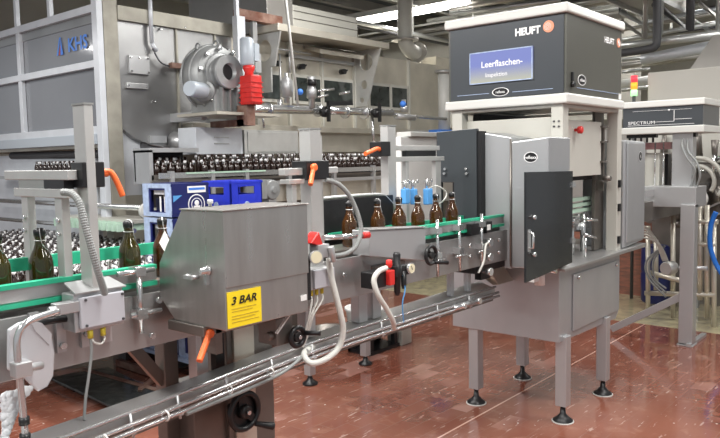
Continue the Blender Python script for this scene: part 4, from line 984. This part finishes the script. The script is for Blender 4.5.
wb = thing('bottle_washer', (7, 6.4, 0), 'long worn cream steel bottle washer body with inspection windows', 'machine')
MB().box(5.02, 9.3, 6.06, 7.6, .9, 2.98).build('body_shell', 'steel_warm', wb)
MB().box(5.30, 7.22, 5.60, 6.06, 2.985, 3.06).build('roof_shelf', 'steel_warm', wb, bevel=.005)
MB().box(5.90, 7.05, 5.98, 7.4, 3.06, 3.40).build('roof_block', 'cream', wb, bevel=.006)
b = MB()
for z in (3.15, 3.24, 3.33): b.box(5.91, 7.04, 5.972, 5.98, z, z + .006)
b.parts('panel_joint', 'steel_dark', wb)
MB().box(5.50, 5.90, 5.98, 7.4, 3.06, 3.62).build('roof_duct', 'duct', wb, bevel=.004)
MB().prism([(6.15, 6.05, 2.98), (6.95, 6.05, 2.98), (6.95, 5.80, 2.90), (6.15, 5.80, 2.90)], (0, 0, -.05)).build('sloped_hood', 'steel_warm', wb)
def holed(x, y0, poly, holes, th=.02):
    """flat plate in a plane x = const with round holes; stacked annulus sections"""
    b = MB()
    for (yy, zz, r, sec) in holes:
        angs = sorted([2 * math.pi * i / 28 for i in range(28)] + [math.atan2(s[1] - zz, s[0] - yy) % (2 * math.pi) for s in sec]); n = len(angs)
        n0 = len(b.v); sec = [Vector((0, s[0], s[1])) for s in sec]
        for dx in (0, th):
            for i in range(n):
                t = angs[i]; d = Vector((0, math.cos(t), math.sin(t))); c = Vector((0, yy, zz)); best = 9
                for a_, c_ in zip(sec, sec[1:] + sec[:1]):
                    e = c_ - a_; den = d.y * e.z - d.z * e.y
                    if abs(den) < 1e-9: continue
                    w_ = a_ - c; tt = (w_.y * e.z - w_.z * e.y) / den; ss = (w_.y * d.z - w_.z * d.y) / den
                    if tt > 0 and -1e-6 <= ss <= 1 + 1e-6: best = min(best, tt)
                b.v.append(c + d * r + Vector((x + dx, 0, 0))); b.v.append(c + d * best + Vector((x + dx, 0, 0)))
        for i in range(n):
            j = (i + 1) % n; m = 2 * n
            q = lambda s, k, o: n0 + s * m + 2 * k + o
            b.face([q(0, i, 0), q(0, j, 0), q(0, j, 1), q(0, i, 1)]); b.face([q(1, i, 0), q(1, i, 1), q(1, j, 1), q(1, j, 0)])
            b.face([q(0, i, 0), q(1, i, 0), q(1, j, 0), q(0, j, 0)]); b.face([q(0, i, 1), q(0, j, 1), q(1, j, 1), q(1, i, 1)])
    return b
holed(5.33, 0, None, [(5.86, 2.80, .115, [(5.60, 2.98), (5.70, 2.62), (6.06, 2.62), (6.06, 2.98)])]).box(5.33, 5.35, 5.76, 6.06, 2.35, 2.62).build('gusset', 'alu', wb)
holed(7.04, 0, None, [(5.84, 2.83, .105, [(5.60, 2.98), (5.72, 2.64), (6.06, 2.64), (6.06, 2.98)]), (5.88, 2.55, .055, [(5.72, 2.64), (5.78, 2.45), (6.06, 2.45), (6.06, 2.64)]), (5.92, 2.36, .035, [(5.78, 2.45), (5.84, 2.28), (6.06, 2.28), (6.06, 2.45)])]).build('gusset', 'alu', wb)
for (x0, x1) in ((5.40, 5.72), (5.95, 6.38), (6.44, 6.98), (7.35, 7.75), (7.82, 8.15)):
    g = MB().box(x0 - .03, x1 + .03, 6.03, 6.06, 2.27, 2.62).build('window_frame', 'cream', wb, bevel=.003)
    MB().box(x0, x1, 6.022, 6.031, 2.31, 2.58).build('pane', 'glassdark', g)
for x in (5.35, 5.85, 6.41, 7.02, 7.3, 8.2): MB().box(x, x + .035, 6.02, 6.06, 2.0, 2.98).build('pilaster', 'cream', wb)
b = MB()
for x in (5.62, 6.02, 6.75): b.cyl((x, 6.02, 2.70), (x, 5.94, 2.70), .035, n=6); b.bar((x - .05, 5.95, 2.70), (x + .05, 5.95, 2.72), .02, .02)
b.parts('window_knob', 'black', wb)
MB().box(5.85, 7.0, 6.0, 6.06, 2.80, 2.84).cyl((5.6, 5.9, 2.8), (5.6, 5.9, 2.2), .012).cyl((5.5, 5.9, 2.85), (6.1, 5.9, 2.85), .010).cyl((5.75, 5.9, 2.85), (5.75, 5.9, 2.6), .012).build('rail', 'steel', wb)
MB().box(4.35, 9.3, 5.86, 6.06, 1.93, 2.0).build('ledge', 'steel_warm', wb, bevel=.004)
MB().box(5.02, 9.3, 5.95, 6.06, 1.70, 1.93).build('front_apron', 'steel_warm', wb)
MB().box(5.05, 9.0, 5.9, 6.0, .5, 1.45).build('lower_dark_bay', 'steel_dark', wb)
MB().box(8.0, 9.2, 5.85, 6.05, 1.0, 1.92).build('end_panel', 'steel_warm', wb)
# row of cabinets above the bottles
c1 = thing('control_cabinet', (4.5, 5.75, 1.66), 'bright pale control cabinet above the bottle row, left one', 'cabinet')
MB().box(4.20, 4.78, 5.62, 5.9, 1.68, 1.94).build('cabinet_body', 'frame', c1, bevel=.004)
MB().box(4.42, 4.60, 5.612, 5.62, 1.78, 1.79).box(4.42, 4.60, 5.612, 5.62, 1.84, 1.85).build('label_strip', 'steel', c1)
c2 = thing('control_cabinet', (5.3, 5.75, 1.66), 'grey control cabinet above the bottle row, right one', 'cabinet')
MB().box(4.84, 5.62, 5.66, 5.9, 1.68, 1.93).build('cabinet_body', 'alu', c2, bevel=.004); MB().box(4.88, 5.58, 5.652, 5.66, 1.70, 1.91).build('door', 'alu', c2, bevel=.003)
# rails of the bottle rows
br = thing('bottle_row_conveyor', (5.9, 5.5, 1.2), 'slim steel conveyor carrying the dark bottle rows in front of the washer', 'conveyor')
MB().box(3.62, 7.6, 5.40, 5.60, 1.43, 1.452).box(3.62, 7.6, 5.50, 5.60, 1.452, 1.497).build('deck', 'steel_dark', br)
MB().box(3.62, 7.6, 5.375, 5.395, 1.465, 1.515).build('guard_rail', 'chrome', br)
MB().box(3.62, 7.6, 5.38, 5.40, 1.36, 1.40).build('lower_rail', 'steel', br)
MB().box(3.9, 4.85, 5.36, 5.385, 1.50, 1.515).build('green_strip', 'palegreen', br)
for x in (3.75, 4.2, 4.62, 5.2, 5.9, 6.6, 7.3): MB().box(x - .02, x + .02, 5.37, 5.42, 1.2, 1.53).build('upright', 'steel', br)
MB().box(4.95, 7.6, 5.45, 5.6, 1.18, 1.36).box(3.7, 3.8, 5.5, 5.6, 0, 1.2).box(7.0, 7.1, 5.5, 5.6, 0, 1.2).build('frame_beam', 'steel_warm', br)
mo = thing('drive_motor', (4.60, 5.1, 1.2), 'round grey ribbed drive motor right of the blue crates', 'motor')
b = MB().lathe((4.60, 5.20, 1.33), YN, [(0, .075), (.03, .095), (.20, .095), (.215, .085), (.22, .03), (.235, .03)], 24); b.build('motor_body', 'pumpgrey', mo)
MB().box(4.44, 4.51, 4.97, 5.2, 1.25, 1.43).build('terminal_box', 'pumpgrey', mo, bevel=.004)
b = MB()
for k in range(12):
    t = k * math.pi / 6; b.box(4.60 + .098 * math.cos(t) - .004, 4.60 + .098 * math.cos(t) + .004, 5.01, 5.17, 1.33 + .098 * math.sin(t) - .004, 1.33 + .098 * math.sin(t) + .004)
MB().box(4.55, 4.65, 5.0, 5.46, 1.20, 1.24).build('motor_bracket', 'steel', mo)
b.parts('cooling_fin', 'pumpgrey', mo)

# ------------------------------------------------------------------ pump gearbox
pg = thing('worm_gearbox', (4.42, 5.3, 2.13), 'large grey cast gearbox with bolted hollow shaft and small motor', 'gearbox')
c = Vector((4.34, 5.58, 2.41)); ax = Vector((.28, -1, 0)).normalized()
ax = Vector((-.02, -1, 0.02)).normalized()
b = MB().lathe(c, ax, [(0, .24), (.02, .275), (.17, .285), (.19, .275), (.24, .255), (.25, .21)], 36); b.build('casing', 'pumpgrey', pg)
c2_ = c + ax * .24 + Vector((-.01, 0, .03))
MB().lathe(c2_, ax, [(0, .17), (.02, .17), (.03, .14), (.08, .14), (.085, .15), (.13, .145), (.13, .075), (.05, .07)], 32).build('hollow_shaft', 'pumpgrey', pg)
MB().lathe(c2_ + ax * .08, ax, [(0, .072), (.005, .068)], 24).build('shaft_bore', 'void', pg)
b = MB(); rt = ax.cross(Vector((0, 0, 1))).normalized(); up = rt.cross(ax)
for k in range(10):
    t = k * math.pi / 5 + .2; p = c + ax * .25 + rt * (.245 * math.cos(t)) + up * (.245 * math.sin(t)); b.lathe(p, ax, [(0, .02), (.03, .02), (.032, .012), (.04, .012)], 8)
b.parts('casing_bolt', 'chrome', pg)
for k in range(9):
    t = 1.75 + k * .36; d = rt * math.cos(t) + up * math.sin(t)
    MB().bar(c + ax * .03 + d * .282, c + ax * .18 + d * .290, .028, .028, tuple(d)).build('casing_rib', 'pumpgrey', pg)
MB().torus(c + ax * .04, ax, .283, .012, 36, 6).torus(c + ax * .16, ax, .285, .012, 36, 6).build('rim_band', 'pumpgrey', pg)
for k in range(3): MB().torus(c + ax * (.08 + .10 * (k % 2)) + rt * (-.12 + .12 * k) + up * (.295 - .02 * abs(k - 1)), rt, .028, .009, 14, 6).build('lifting_eye', 'pumpgrey', pg)
MB().box(4.20, 4.66, 5.28, 5.62, 2.10, 2.30).build('foot', 'pumpgrey', pg, bevel=.01)
b = MB()
for x in (4.26, 4.34, 4.42, 4.50, 4.58): b.box(x, x + .014, 5.24, 5.285, 2.11, 2.32)
b.parts('foot_rib', 'pumpgrey', pg)
b = MB().lathe((4.20, 5.36, 2.28), (-1, -.35, 0), [(0, .085), (.04, .085), (.045, .065), (.09, .065)], 20); b.build('motor_flange', 'pumpgrey', pg)
MB().lathe(Vector((4.20, 5.36, 2.28)) + Vector((-1, -.35, 0)).normalized() * .07, (-1, -.35, 0), [(0, .062), (.02, .067), (.20, .067), (.22, .060)], 24).build('motor', 'pumpmotor', pg)
MB().box(4.12, 4.85, 5.15, 5.72, 2.07, 2.095).build('mounting_plate', 'steel_warm', pg)
MB().bar((4.70, 5.5, 2.08), (4.70, 6.0, 2.08), .06, .08).bar((4.25, 5.5, 2.08), (4.25, 6.0, 2.08), .06, .08).build('bracket', 'steel', pg)
pg.scale = (1.06, 1.06, 1.06); pg.location.z -= .03; pg.location.y += .02
rm = thing('red_motor', (4.95, 5.5, 2.1), 'bright red worm gear unit right of the grey gearbox', 'gear unit')
MB().box(4.82, 4.95, 5.35, 5.52, 2.17, 2.44).build('housing', 'red', rm, bevel=.012)
b = MB().lathe((4.88, 5.45, 2.42), (0, 0, 1), [(0, .05), (.05, .04), (.08, .055), (.11, .055)], 18).lathe((4.885, 5.37, 2.30), YN, [(0, .055), (.02, .055), (.025, .03)], 18)
b.build('flange', 'red', rm)
b = MB()
for k in range(5): b.box(4.815, 4.955, 5.34, 5.53, 2.19 + .045 * k, 2.197 + .045 * k)
b.parts('fin', 'red', rm)
MB().lathe((4.88, 5.47, 2.53), (0, 0, 1), [(0, .055), (.02, .065), (.24, .065), (.26, .05)], 20).box(4.93, 4.99, 5.42, 5.52, 2.58, 2.74).build('top_motor', 'pumpmotor', rm)
MB().box(4.84, 4.94, 5.45, 5.6, 1.98, 2.17).box(4.84, 4.94, 5.5, 6.0, 1.98, 2.04).build('stand_block', 'rust', rm)
rm.location.x -= .42; rm.location.y -= .33; rm.location.z -= .04
po_ = thing('machine_post', (4.96, 5.8, 2.0), 'light blue-grey profile column behind the red gear unit', 'post')
MB().box(4.93, 5.04, 5.82, 5.90, 2.0, 3.12).build('profile', 'frame', po_, bevel=.004); MB().box(4.94, 4.98, 5.84, 5.88, 3.12, 4.6).build('thin_extension', 'frame', po_)
MB().box(4.98, 5.6, 5.84, 5.94, 3.10, 3.20).build('rusty_beam', 'rust', po_); MB().box(5.18, 5.24, 5.86, 5.9, 2.3, 3.1).box(5.15, 5.23, 5.80, 5.86, 2.55, 2.75).build('side_tube', 'steel', po_)
tag(MB().cyl((5.208, 5.45, 3.861), (5.419, 5.45, 2.184), .014, n=8).build('hanging_conduit', 'white'), 'thin pale conduit hanging down in front of the washer', 'pipe')

# ------------------------------------------------------------------ valve manifold
vm = thing('valve_manifold', (6.2, 5.6, 2.05), 'shiny stainless pipe run with valves and black butterfly handles', 'pipework')
MB().tube([(4.905, 5.7, 2.053), (4.919, 5.65, 2.112), (5.04, 5.6, 2.145), (5.917, 5.6, 2.17)], .05, 12, 4).cyl((5.917, 5.6, 2.17), (7.252, 5.6, 2.186), .046).cyl((6.849, 5.6, 2.171), (8.495, 5.6, 2.148), .022).build('main_pipe', 'chrome', vm)
b = MB()
for p in ((5.124, 5.6, 2.138), (5.884, 5.6, 2.169), (6.345, 5.6, 2.164), (6.695, 5.6, 2.165)): b.lathe(Vector(p) - Vector((.012, 0, 0)), (1, 0, 0), [(0, .078), (.025, .078)], 18)
b.parts('pipe_flange', 'chrome', vm)
MB().lathe((5.383, 5.58, 2.222), (0, 0, 1), [(0, .03), (.05, .03), (.07, .065), (.23, .068), (.27, .04), (.28, .02), (.32, .02)], 20).build('air_vessel', 'steel', vm)
MB().ball((5.555, 5.55, 2.347), .036, 14).build('blue_knob', 'khsblue', vm)
MB().lathe((5.736, 5.55, 2.182), (0, 0, 1), [(0, .035), (.10, .035), (.11, .055), (.20, .055), (.22, .045), (.34, .045)], 16).build('actuator', 'steel', vm)
MB().lathe((5.734, 5.54, 2.423), (0, 0, 1), [(0, .052), (.07, .052)], 16).build('actuator_cap', 'black', vm)
b = MB()
for p in ((5.909, 5.5, 2.142), (6.823, 5.5, 2.164)): p = Vector(p); b.lathe(p + Vector((0, .05, 0)), YN, [(0, .055), (.05, .06), (.06, .03), (.09, .03)], 14); b.bar(p + Vector((0, -.04, -.11)), p + Vector((0, -.04, .12)), .035, .03); b.build('butterfly_handle', 'black', vm); b = MB()
b.bar((5.891, 5.45, 2.227), (6.302, 5.45, 2.257), .03, .05)
b.build('lever_handle', 'black', vm)
b = MB()
for (u0, u1, v) in ((0, 0, 0),): pass
b.cyl((5.681, 5.4, 2.354), (5.886, 5.35, 2.384), .014).cyl((5.679, 5.4, 2.289), (5.786, 5.35, 2.313), .014).cyl((6.135, 5.5, 2.355), (6.213, 5.4, 2.375), .014).cyl((5.3, 5.6, 2.251), (5.281, 5.6, 2.123), .03)
b.cyl((6.848, 5.6, 2.146), (6.875, 5.6, 1.716), .02).cyl((5.039, 5.6, 2.114), (5.06, 5.6, 1.949), .012)
b.build('pipe_branch', 'chrome', vm)
b = MB().lathe((7.508, 5.6, 2.208), (0, 0, 1), [(0, .035), (.03, .05), (.07, .05), (.08, .03), (.16, .03)], 14).cyl((7.335, 5.6, 2.151), (7.728, 5.6, 2.138), .04)
b.build('globe_valve', 'steel', vm); MB().ball((7.355, 5.5, 2.298), .042, 14).build('blue_cap', 'khsblue', vm)

# ------------------------------------------------------------------ duct, lamp, back wall clutter (centre top)
dk = thing('elbow_duct', (9.0, 6.2, 2.5), 'round beige duct hanging from the ceiling with flanged elbow', 'duct')
MB().tube([(8.512, 6.3, 4.017), (8.506, 6.3, 3.76), (8.498, 6.3, 3.415), (8.519, 6.3, 3.274), (8.641, 6.3, 3.185), (8.817, 6.3, 3.159)], .11, 20, 5).build('duct_tube', 'beige', dk)
MB().lathe((8.495, 6.3, 3.314), (0, 0, 1), [(0, .20), (.03, .20)], 24).lathe((8.766, 6.3, 3.169), (1, .1, -.3), [(0, .17), (.03, .17)], 24).build('duct_flange', 'duct', dk)
MB().box(9.0, 10.6, 6.1, 6.4, 2.92, 3.12).build('square_duct', 'steel_warm', dk)
rd = thing('riser_pipe', (8.9, 5.9, 1.9), 'pale round riser pipe just left of the inspector', 'pipe')
MB().cyl((8.60, 5.7, 1.98), (8.60, 5.7, 2.82), .085).build('riser_tube', 'white', rd); MB().cyl((8.60, 5.7, 2.80), (8.60, 5.7, 2.84), .13).build('flange', 'steel', rd)
MB().box(8.35, 8.75, 5.6, 5.8, 1.93, 2.0).build('blue_clamp', 'khsblue', rd)
lmp = thing('tube_lamp', (9.6, 7.3, 4.0), 'long lit fluorescent tube lamp above the washer', 'lamp')
MB().box(9.50, 9.68, 5.7, 9.4, 4.03, 4.12).build('lamp_housing', 'white', lmp); MB().box(9.54, 9.64, 5.9, 9.7, 3.93, 4.02).build('lit_tube', 'lamp', lmp)
wp = MB().box(3.98, 4.43, 3.0, 3.06, .80, 1.755).box(4.0, 4.04, 3.04, 3.44, .90, .94)
wpt = thing('white_guard_panel', (4.1, 3.1, 0), 'white upright panel behind the line, left of the dark entry plate', 'panel')
wp.build('panel_sheet', 'paper', wpt, bevel=.006); MB().box(4.06, 4.6, 2.97, 3.1, 1.756, 1.79).build('top_lid', 'white', wpt, bevel=.004)

# right side far objects
def T(name, m, mb, label, cat, **k): return tag(mb.build(name, m, bevel=k.pop('bevel', 0)), label, cat, **k)
cbx = thing('process_cabinet', (8.8, 1.8, 0), 'big pale beige machine cabinet in the right background', 'cabinet')
MB().box(8.0, 9.6, .6, 2.66, 1.50, 2.48).build('cabinet_body', 'beige', cbx, bevel=.006)
MB().box(7.98, 8.0, .6, 1.95, 1.50, 1.92).build('cabinet_panel', 'beige', cbx, bevel=.004)
MB().box(8.02, 9.5, .7, 2.6, .0, 1.50).build('cabinet_base', 'steel_dark', cbx)
MB().prism([(8.2, 2.3, 2.48), (8.2, 1.0, 2.48), (8.35, 1.15, 2.85), (8.35, 2.1, 2.85)], (.9, 0, 0)).build('duct_cone', 'duct', cbx)
sl = thing('signal_tower', (7.9, 2.85, 2.3), 'signal tower with lit red, amber and green lenses', 'signal light')
q = Vector((7.9, 2.771, 2.233))
MB().cyl((q.x, q.y, 0), q, .018).build('mast', 'darkpipe', sl)
for k, (mm_, nm) in enumerate((('lgreen', 'green_lens'), ('lamber', 'amber_lens'), ('lred', 'red_lens'))): MB().cyl(q + Z_ * (.075 * k), q + Z_ * (.075 * k + .068), .035).build(nm, mm_, sl)
T('brick_plinth', 'brick', MB().box(8.1, 8.4, 2.2, 3.9, 0, 1.0), 'brick red low wall seen right of the inspector legs', 'low wall')
T('machine_skirt', 'duct', MB().box(8.4, 8.5, 2.2, 6.0, 1.0, 1.9), 'grey machine side behind the inspector and the checker', 'machine side')

# pipe rack
rk = thing('pipe_rack', (7.0, 1.9, 0), 'rack of upright steel pipes with cross bars, right edge', 'pipe rack')
b = MB()
for (u, v0, v1) in ((648, 226, 316), (700, 200, 300), (707, 205, 318), (714, 222, 340), (656, 240, 290)):
    p0 = A_ = None
pipes = [((7, 2.305, 0.908), (7, 2.293, 0.027)), ((7, 1.843, 1.216), (7, 1.824, 0.239)), ((7, 1.781, 1.125), (7, 1.76, 0.077)), ((7, 1.719, 0.971), (7, 1.696, -0.14)), ((7.1, 2.26, 0.765), (7.1, 2.253, 0.272)), ((7.1, 2.106, 1.014), (7.1, 2.09, 0.015))]
for p, q_ in pipes: MB().cyl(p, q_, .022).build('upright_pipe', 'steel_warm', rk)
for p, q_ in (((7, 2.325, 0.25), (7, 1.688, 0.301)), ((7, 1.925, 0.963), (7, 1.685, 0.973)), ((7, 1.921, 0.757), (7, 1.698, 0.762)), ((7.05, 2.316, 0.452), (7.05, 1.839, 0.361))): MB().cyl(p, q_, .024).build('cross_pipe', 'steel_warm', rk)
mc = thing('cable_motor', (6.7, 1.9, 1.0), 'short grey cylinder motor hung on curling cables', 'motor')
pm = Vector((6.75, 2.065, 0.551)); MB().lathe(pm + Vector((.08, -.05, 0)), (-1, .25, 0), [(0, .055), (.02, .062), (.12, .062), (.13, .055)], 22).build('motor_body', 'alu', mc)
for k in range(5): 
    MB().tube([pm + Vector((.02, -.02 + .01 * k, .06)), pm + Vector((0, .06 + .02 * k, .22 + .03 * k)), pm + Vector((0, .22 + .03 * k, .27 + .03 * k)), pm + Vector((.02, .38 + .05 * k, .18 + .02 * k))], .010, 6).build('cable', 'cream', mc)
for k in range(3): MB().tube([pm + Vector((.05, .02, .2)), pm + Vector((.05, .12 + .03 * k, .05)), pm + Vector((.05, .10 + .03 * k, -.12)), pm + Vector((.05, .0, -.2 - .04 * k))], .010, 6).build('cable', 'hose', mc)
MB().cyl(pm + Vector((.05, -.05, 0)), pm + Vector((.05, -.35, .02)), .02).build('fixing_pipe', 'steel', mc)
b = MB().tube([(6.9, 1.68, 1.071), (6.9, 1.719, 0.952), (6.9, 1.723, 0.77), (6.9, 1.679, 0.619), (6.9, 1.619, 0.515)], .022, 8); T('water_hose', 'bluehose', b, 'bright blue hose hanging at the right edge', 'hose')
T('blue_barrel', 'navy', MB().lathe((7.6, 2.42, 0.05), (0, 0, 1), [(0, .12), (.02, .14), (.3, .145), (.32, .135), (.34, .145), (.58, .14), (.6, .12)], 22), 'dark blue barrel behind the pipe rack', 'barrel')
# star wheel and guides beyond the checker
sw = thing('filler_starwheel', (7.6, 1.6, 1.3), 'curved guides and ring of a far filling machine, right edge', 'machine')
pc = Vector((7.6, 2.031, 1.312))
b = MB()
for R2, m_ in ((.24, 0), (.16, 0)):
    pts = [pc + Vector((0, R2 * math.cos(t * .3 - .6) * -1, R2 * math.sin(t * .3 - .6))) for t in range(9)]; b.tube(pts, .022, 8, 3)
b.build('curved_guide', 'cream', sw)
MB().torus((7.5, 1.992, 1.148), (-1, 0, .2), .075, .022, 22, 8).torus((7.45, 1.997, 1.141), (-1, 0, .2), .05, .015, 20, 8).build('ring', 'white', sw)
b = MB(); rr = random.Random(5)
for i in range(48):
    p = Vector((7.65 + .3 * rr.random(), 1.1 + 1.9 * rr.random(), .85 + .75 * rr.random())); ax2 = rr.choice([(0, 1, 0), (0, 0, 1), (1, 0, 0)])
    b.lathe(p, ax2, [(0, .02 + .04 * rr.random()), (.1 + .25 * rr.random(), .02 + .03 * rr.random())], 10)
b.build('machine_part', 'steel_dark', sw)
b = MB()
for i in range(22):
    p = Vector((7.6 + .1 * rr.random(), 1.1 + 1.4 * rr.random(), .9 + .75 * rr.random())); b.bar(p, p + Vector((0, .02 + .2 * rr.random(), .2 * rr.random() - .1)), .02, .02)
b.cyl((7.62, .8, 1.42), (7.62, 2.0, 1.42), .02).cyl((7.62, .8, 1.55), (7.62, 1.9, 1.55), .02)
for k in range(7): b.cyl((7.6, 1.1 + .13 * k, 1.58), (7.6, 1.1 + .13 * k, 1.40), .015)
b.build('bright_fitting', 'chrome', sw)
lb = thing('outfeed_conveyor', (6.2, 2.3, 1.0), 'outfeed bottle conveyor with dark fittings behind the side pod', 'conveyor')
MB().box(5.0, 8.0, 2.0, 2.3, 1.04, 1.20).build('side_frame', 'steel_dark', lb); MB().box(4.86, 8.0, 1.99, 2.01, 1.24, 1.30).build('rail', 'chrome', lb); MB().box(7.8, 7.85, 2.05, 2.1, 0, 1.04).build('leg', 'steel', lb)
MB().box(6.9, 7.0, 2.1, 2.9, 1.25, 1.60).build('dark_unit', 'black', lb)

# ------------------------------------------------------------------ ceiling services
d1 = thing('air_duct', (9.5, 3.4, 3.5), 'big square galvanised duct under the ceiling, upper right', 'duct')
MB().box(6.2, 10.6, 3.0, 3.45, 3.55, 3.95).build('duct_run', 'duct', d1, bevel=.01)
MB().box(6.2, 10.6, 2.96, 3.0, 3.50, 3.56).box(6.2, 10.6, 3.45, 3.49, 3.50, 3.56).build('duct_flange', 'steel', d1)
T('black_beam', 'darkpipe', MB().bar((7.0, 2.55, 3.75), (11.0, 2.6, 3.55), .16, .10), 'black beam slanting beside the square duct, upper right', 'beam')
T('insulated_pipe', 'frame', MB().tube([(9.5, 3.236, 2.816), (9.5, 2.366, 2.894), (9.5, 2.331, 2.842), (9.5, 2.326, 2.578)], .07, 14, 4), 'fat pale insulated pipe over the beige cabinet', 'pipe')
T('service_pipe', 'darkpipe', MB().tube([(9, 3.592, 2.882), (9, 3.312, 2.864), (9, 2.995, 2.877), (9, 2.913, 2.903), (9, 2.891, 3.02), (9, 2.901, 3.682)], .05, 10, 3), 'black bent pipe right of the inspector hood', 'pipe')
rr = random.Random(11); lab_t = 'thin service pipe in the tangle under the dark ceiling'; G = 'overhead service pipes'
def pipe(p, q_, r, m, lab, g): T('service_pipe', m, MB().cyl(p, q_, r, n=8), lab, 'pipe', group=g)
for i in range(26):
    x = 7.5 + 7.5 * rr.random(); z = 3.55 + .55 * rr.random() + (x - 7.5) * .07; y0 = -1.5 + 2 * rr.random(); y1 = 5 + 5.5 * rr.random()
    if x < 10.5: y1 = min(y1, 4.6)
    pipe((x, y0, z), (x, y1, z), .02 + .035 * rr.random(), rr.choice(['pipe', 'pipe', 'duct', 'darkpipe', 'white']), 'overhead service pipe running crosswise under the dark ceiling', 'crosswise overhead pipes')
for i in range(20):
    y = .2 + 7.5 * rr.random(); z = 3.7 + .9 * rr.random(); x0 = 7 + 2 * rr.random(); x1 = 12 + 3 * rr.random()
    pipe((x0, y, z), (x1, y, z), .02 + .03 * rr.random(), rr.choice(['pipe', 'duct', 'darkpipe', 'pipe']), 'overhead service pipe running along the hall under the dark ceiling', 'lengthwise overhead pipes')
for (p, q_, r, m) in (((9.4, 3.461, 3.087), (9.4, 2.27, 3.153), .03, 'pipe'), ((9.2, 3.386, 2.98), (9.2, 2.218, 2.982), .05, 'pipe'), ((10, 3.683, 3.318), (10, 2.417, 3.377), .025, 'duct'), ((10.4, 3.577, 3.437), (10.4, 2.515, 3.5), .04, 'frame'),
                      ((10.5, 3.863, 2.974), (10.5, 2.528, 2.993), .03, 'pipe'), ((10.8, 3.972, 2.924), (10.8, 2.881, 2.955), .05, 'duct'), ((9.9, 3.142, 3.183), (9.9, 2.389, 3.186), .02, 'darkpipe'), ((10.9, 4.006, 2.667), (10.9, 3.592, 2.691), .07, 'white'), ((10.6, 3.894, 2.55), (10.6, 3.492, 2.562), .03, 'pipe'), ((10.2, 3.75, 2.767), (10.2, 3.364, 2.772), .025, 'pipe'),
                      ((9, 5.846, 3.706), (9, 4.135, 3.64), .03, 'pipe'), ((9.6, 6.235, 3.939), (9.6, 4.869, 3.904), .05, 'duct')):
    pipe(p, q_, r, m, 'overhead pipe crossing above the machines between duct and cabinet', 'pipes between duct and cabinet')
for (p, q_, r, m) in (((9.6, 2.687, 3.286), (9.2, 2.261, 2.965), .03, 'pipe'), ((9.6, 3.115, 3.523), (9.2, 2.572, 3.074), .05, 'darkpipe'), ((9.6, 2.573, 3.44), (9.2, 2.222, 3.143), .03, 'duct'), ((9.6, 3.539, 3.484), (9.2, 2.92, 3.071), .04, 'pipe'), ((9.6, 3.537, 3.354), (9.2, 3.1, 3.045), .03, 'duct')):
    T('service_pipe', m, MB().tube([p, q_, (q_[0], q_[1], 5.0)], r, 10, 1), 'overhead pipe slanting down across the upper right', 'pipe', group='slanting overhead pipes')
for i in range(16):
    x = 8 + 5 * rr.random(); y = .5 + 7 * rr.random(); z = 3.1 + .8 * rr.random()
    pipe((x, y, z), (x, y, 5.0), .012 + .012 * rr.random(), rr.choice(['pipe', 'darkpipe', 'white']), 'thin drop rod hanging from the ceiling', 'ceiling drop rods')
for i in range(6):
    y = 5.5 + .9 * i; T('ceiling_beam', 'duct', MB().box(3.0, 15, y + 1, y + 1.12, 4.55, 4.75), 'steel ceiling beam crossing above the washer', 'beam', group='ceiling beams above the washer')
for i, (x, y) in enumerate(((10.9, 2.2), (12.4, 4.5), (12.2, .6))):
    t = thing('tube_lamp', (x, y, 4.3), ('lit tube lamp deep in the pipework of the upper right', 'lit tube lamp far behind the pipework, centre top', 'lit tube lamp at the far right under the ceiling')[i], 'lamp')
    MB().box(x - .08, x + .08, y - .8, y + .8, 4.3, 4.38).build('lamp_housing', 'white', t); MB().box(x - .06, x + .06, y - .75, y + .75, 4.25, 4.3).build('lit_tube', 'lamp', t)
lf = MB().box(12.0, 12.3, 4.2, 9.5, 2.2, 4.0)
T('far_partition', 'wall', lf, 'pale partition wall between washer and inspector, far back', 'partition')
for (lx, ly, lz), w_ in zip(ADDED_LAMPS[:8], ('left of the accumulation table', 'left behind the camera', 'right behind the camera', 'just over the camera', 'over the inspector', 'over the 3 BAR box', 'over the bottle washer', 'over the checker')):
    t = thing('tube_lamp', (lx, ly, lz), 'added ceiling tube lamp ' + w_ + ', above the picture', 'lamp')
    MB().box(lx - .15, lx + .15, ly - 1.2, ly + 1.2, lz, lz + .08).build('lamp_housing', 'white', t)
T('paper_scrap', 'paper', MB().box(2.35, 2.42, 1.62, 1.66, 0, .002), 'small white paper scrap on the wet floor', 'scrap')
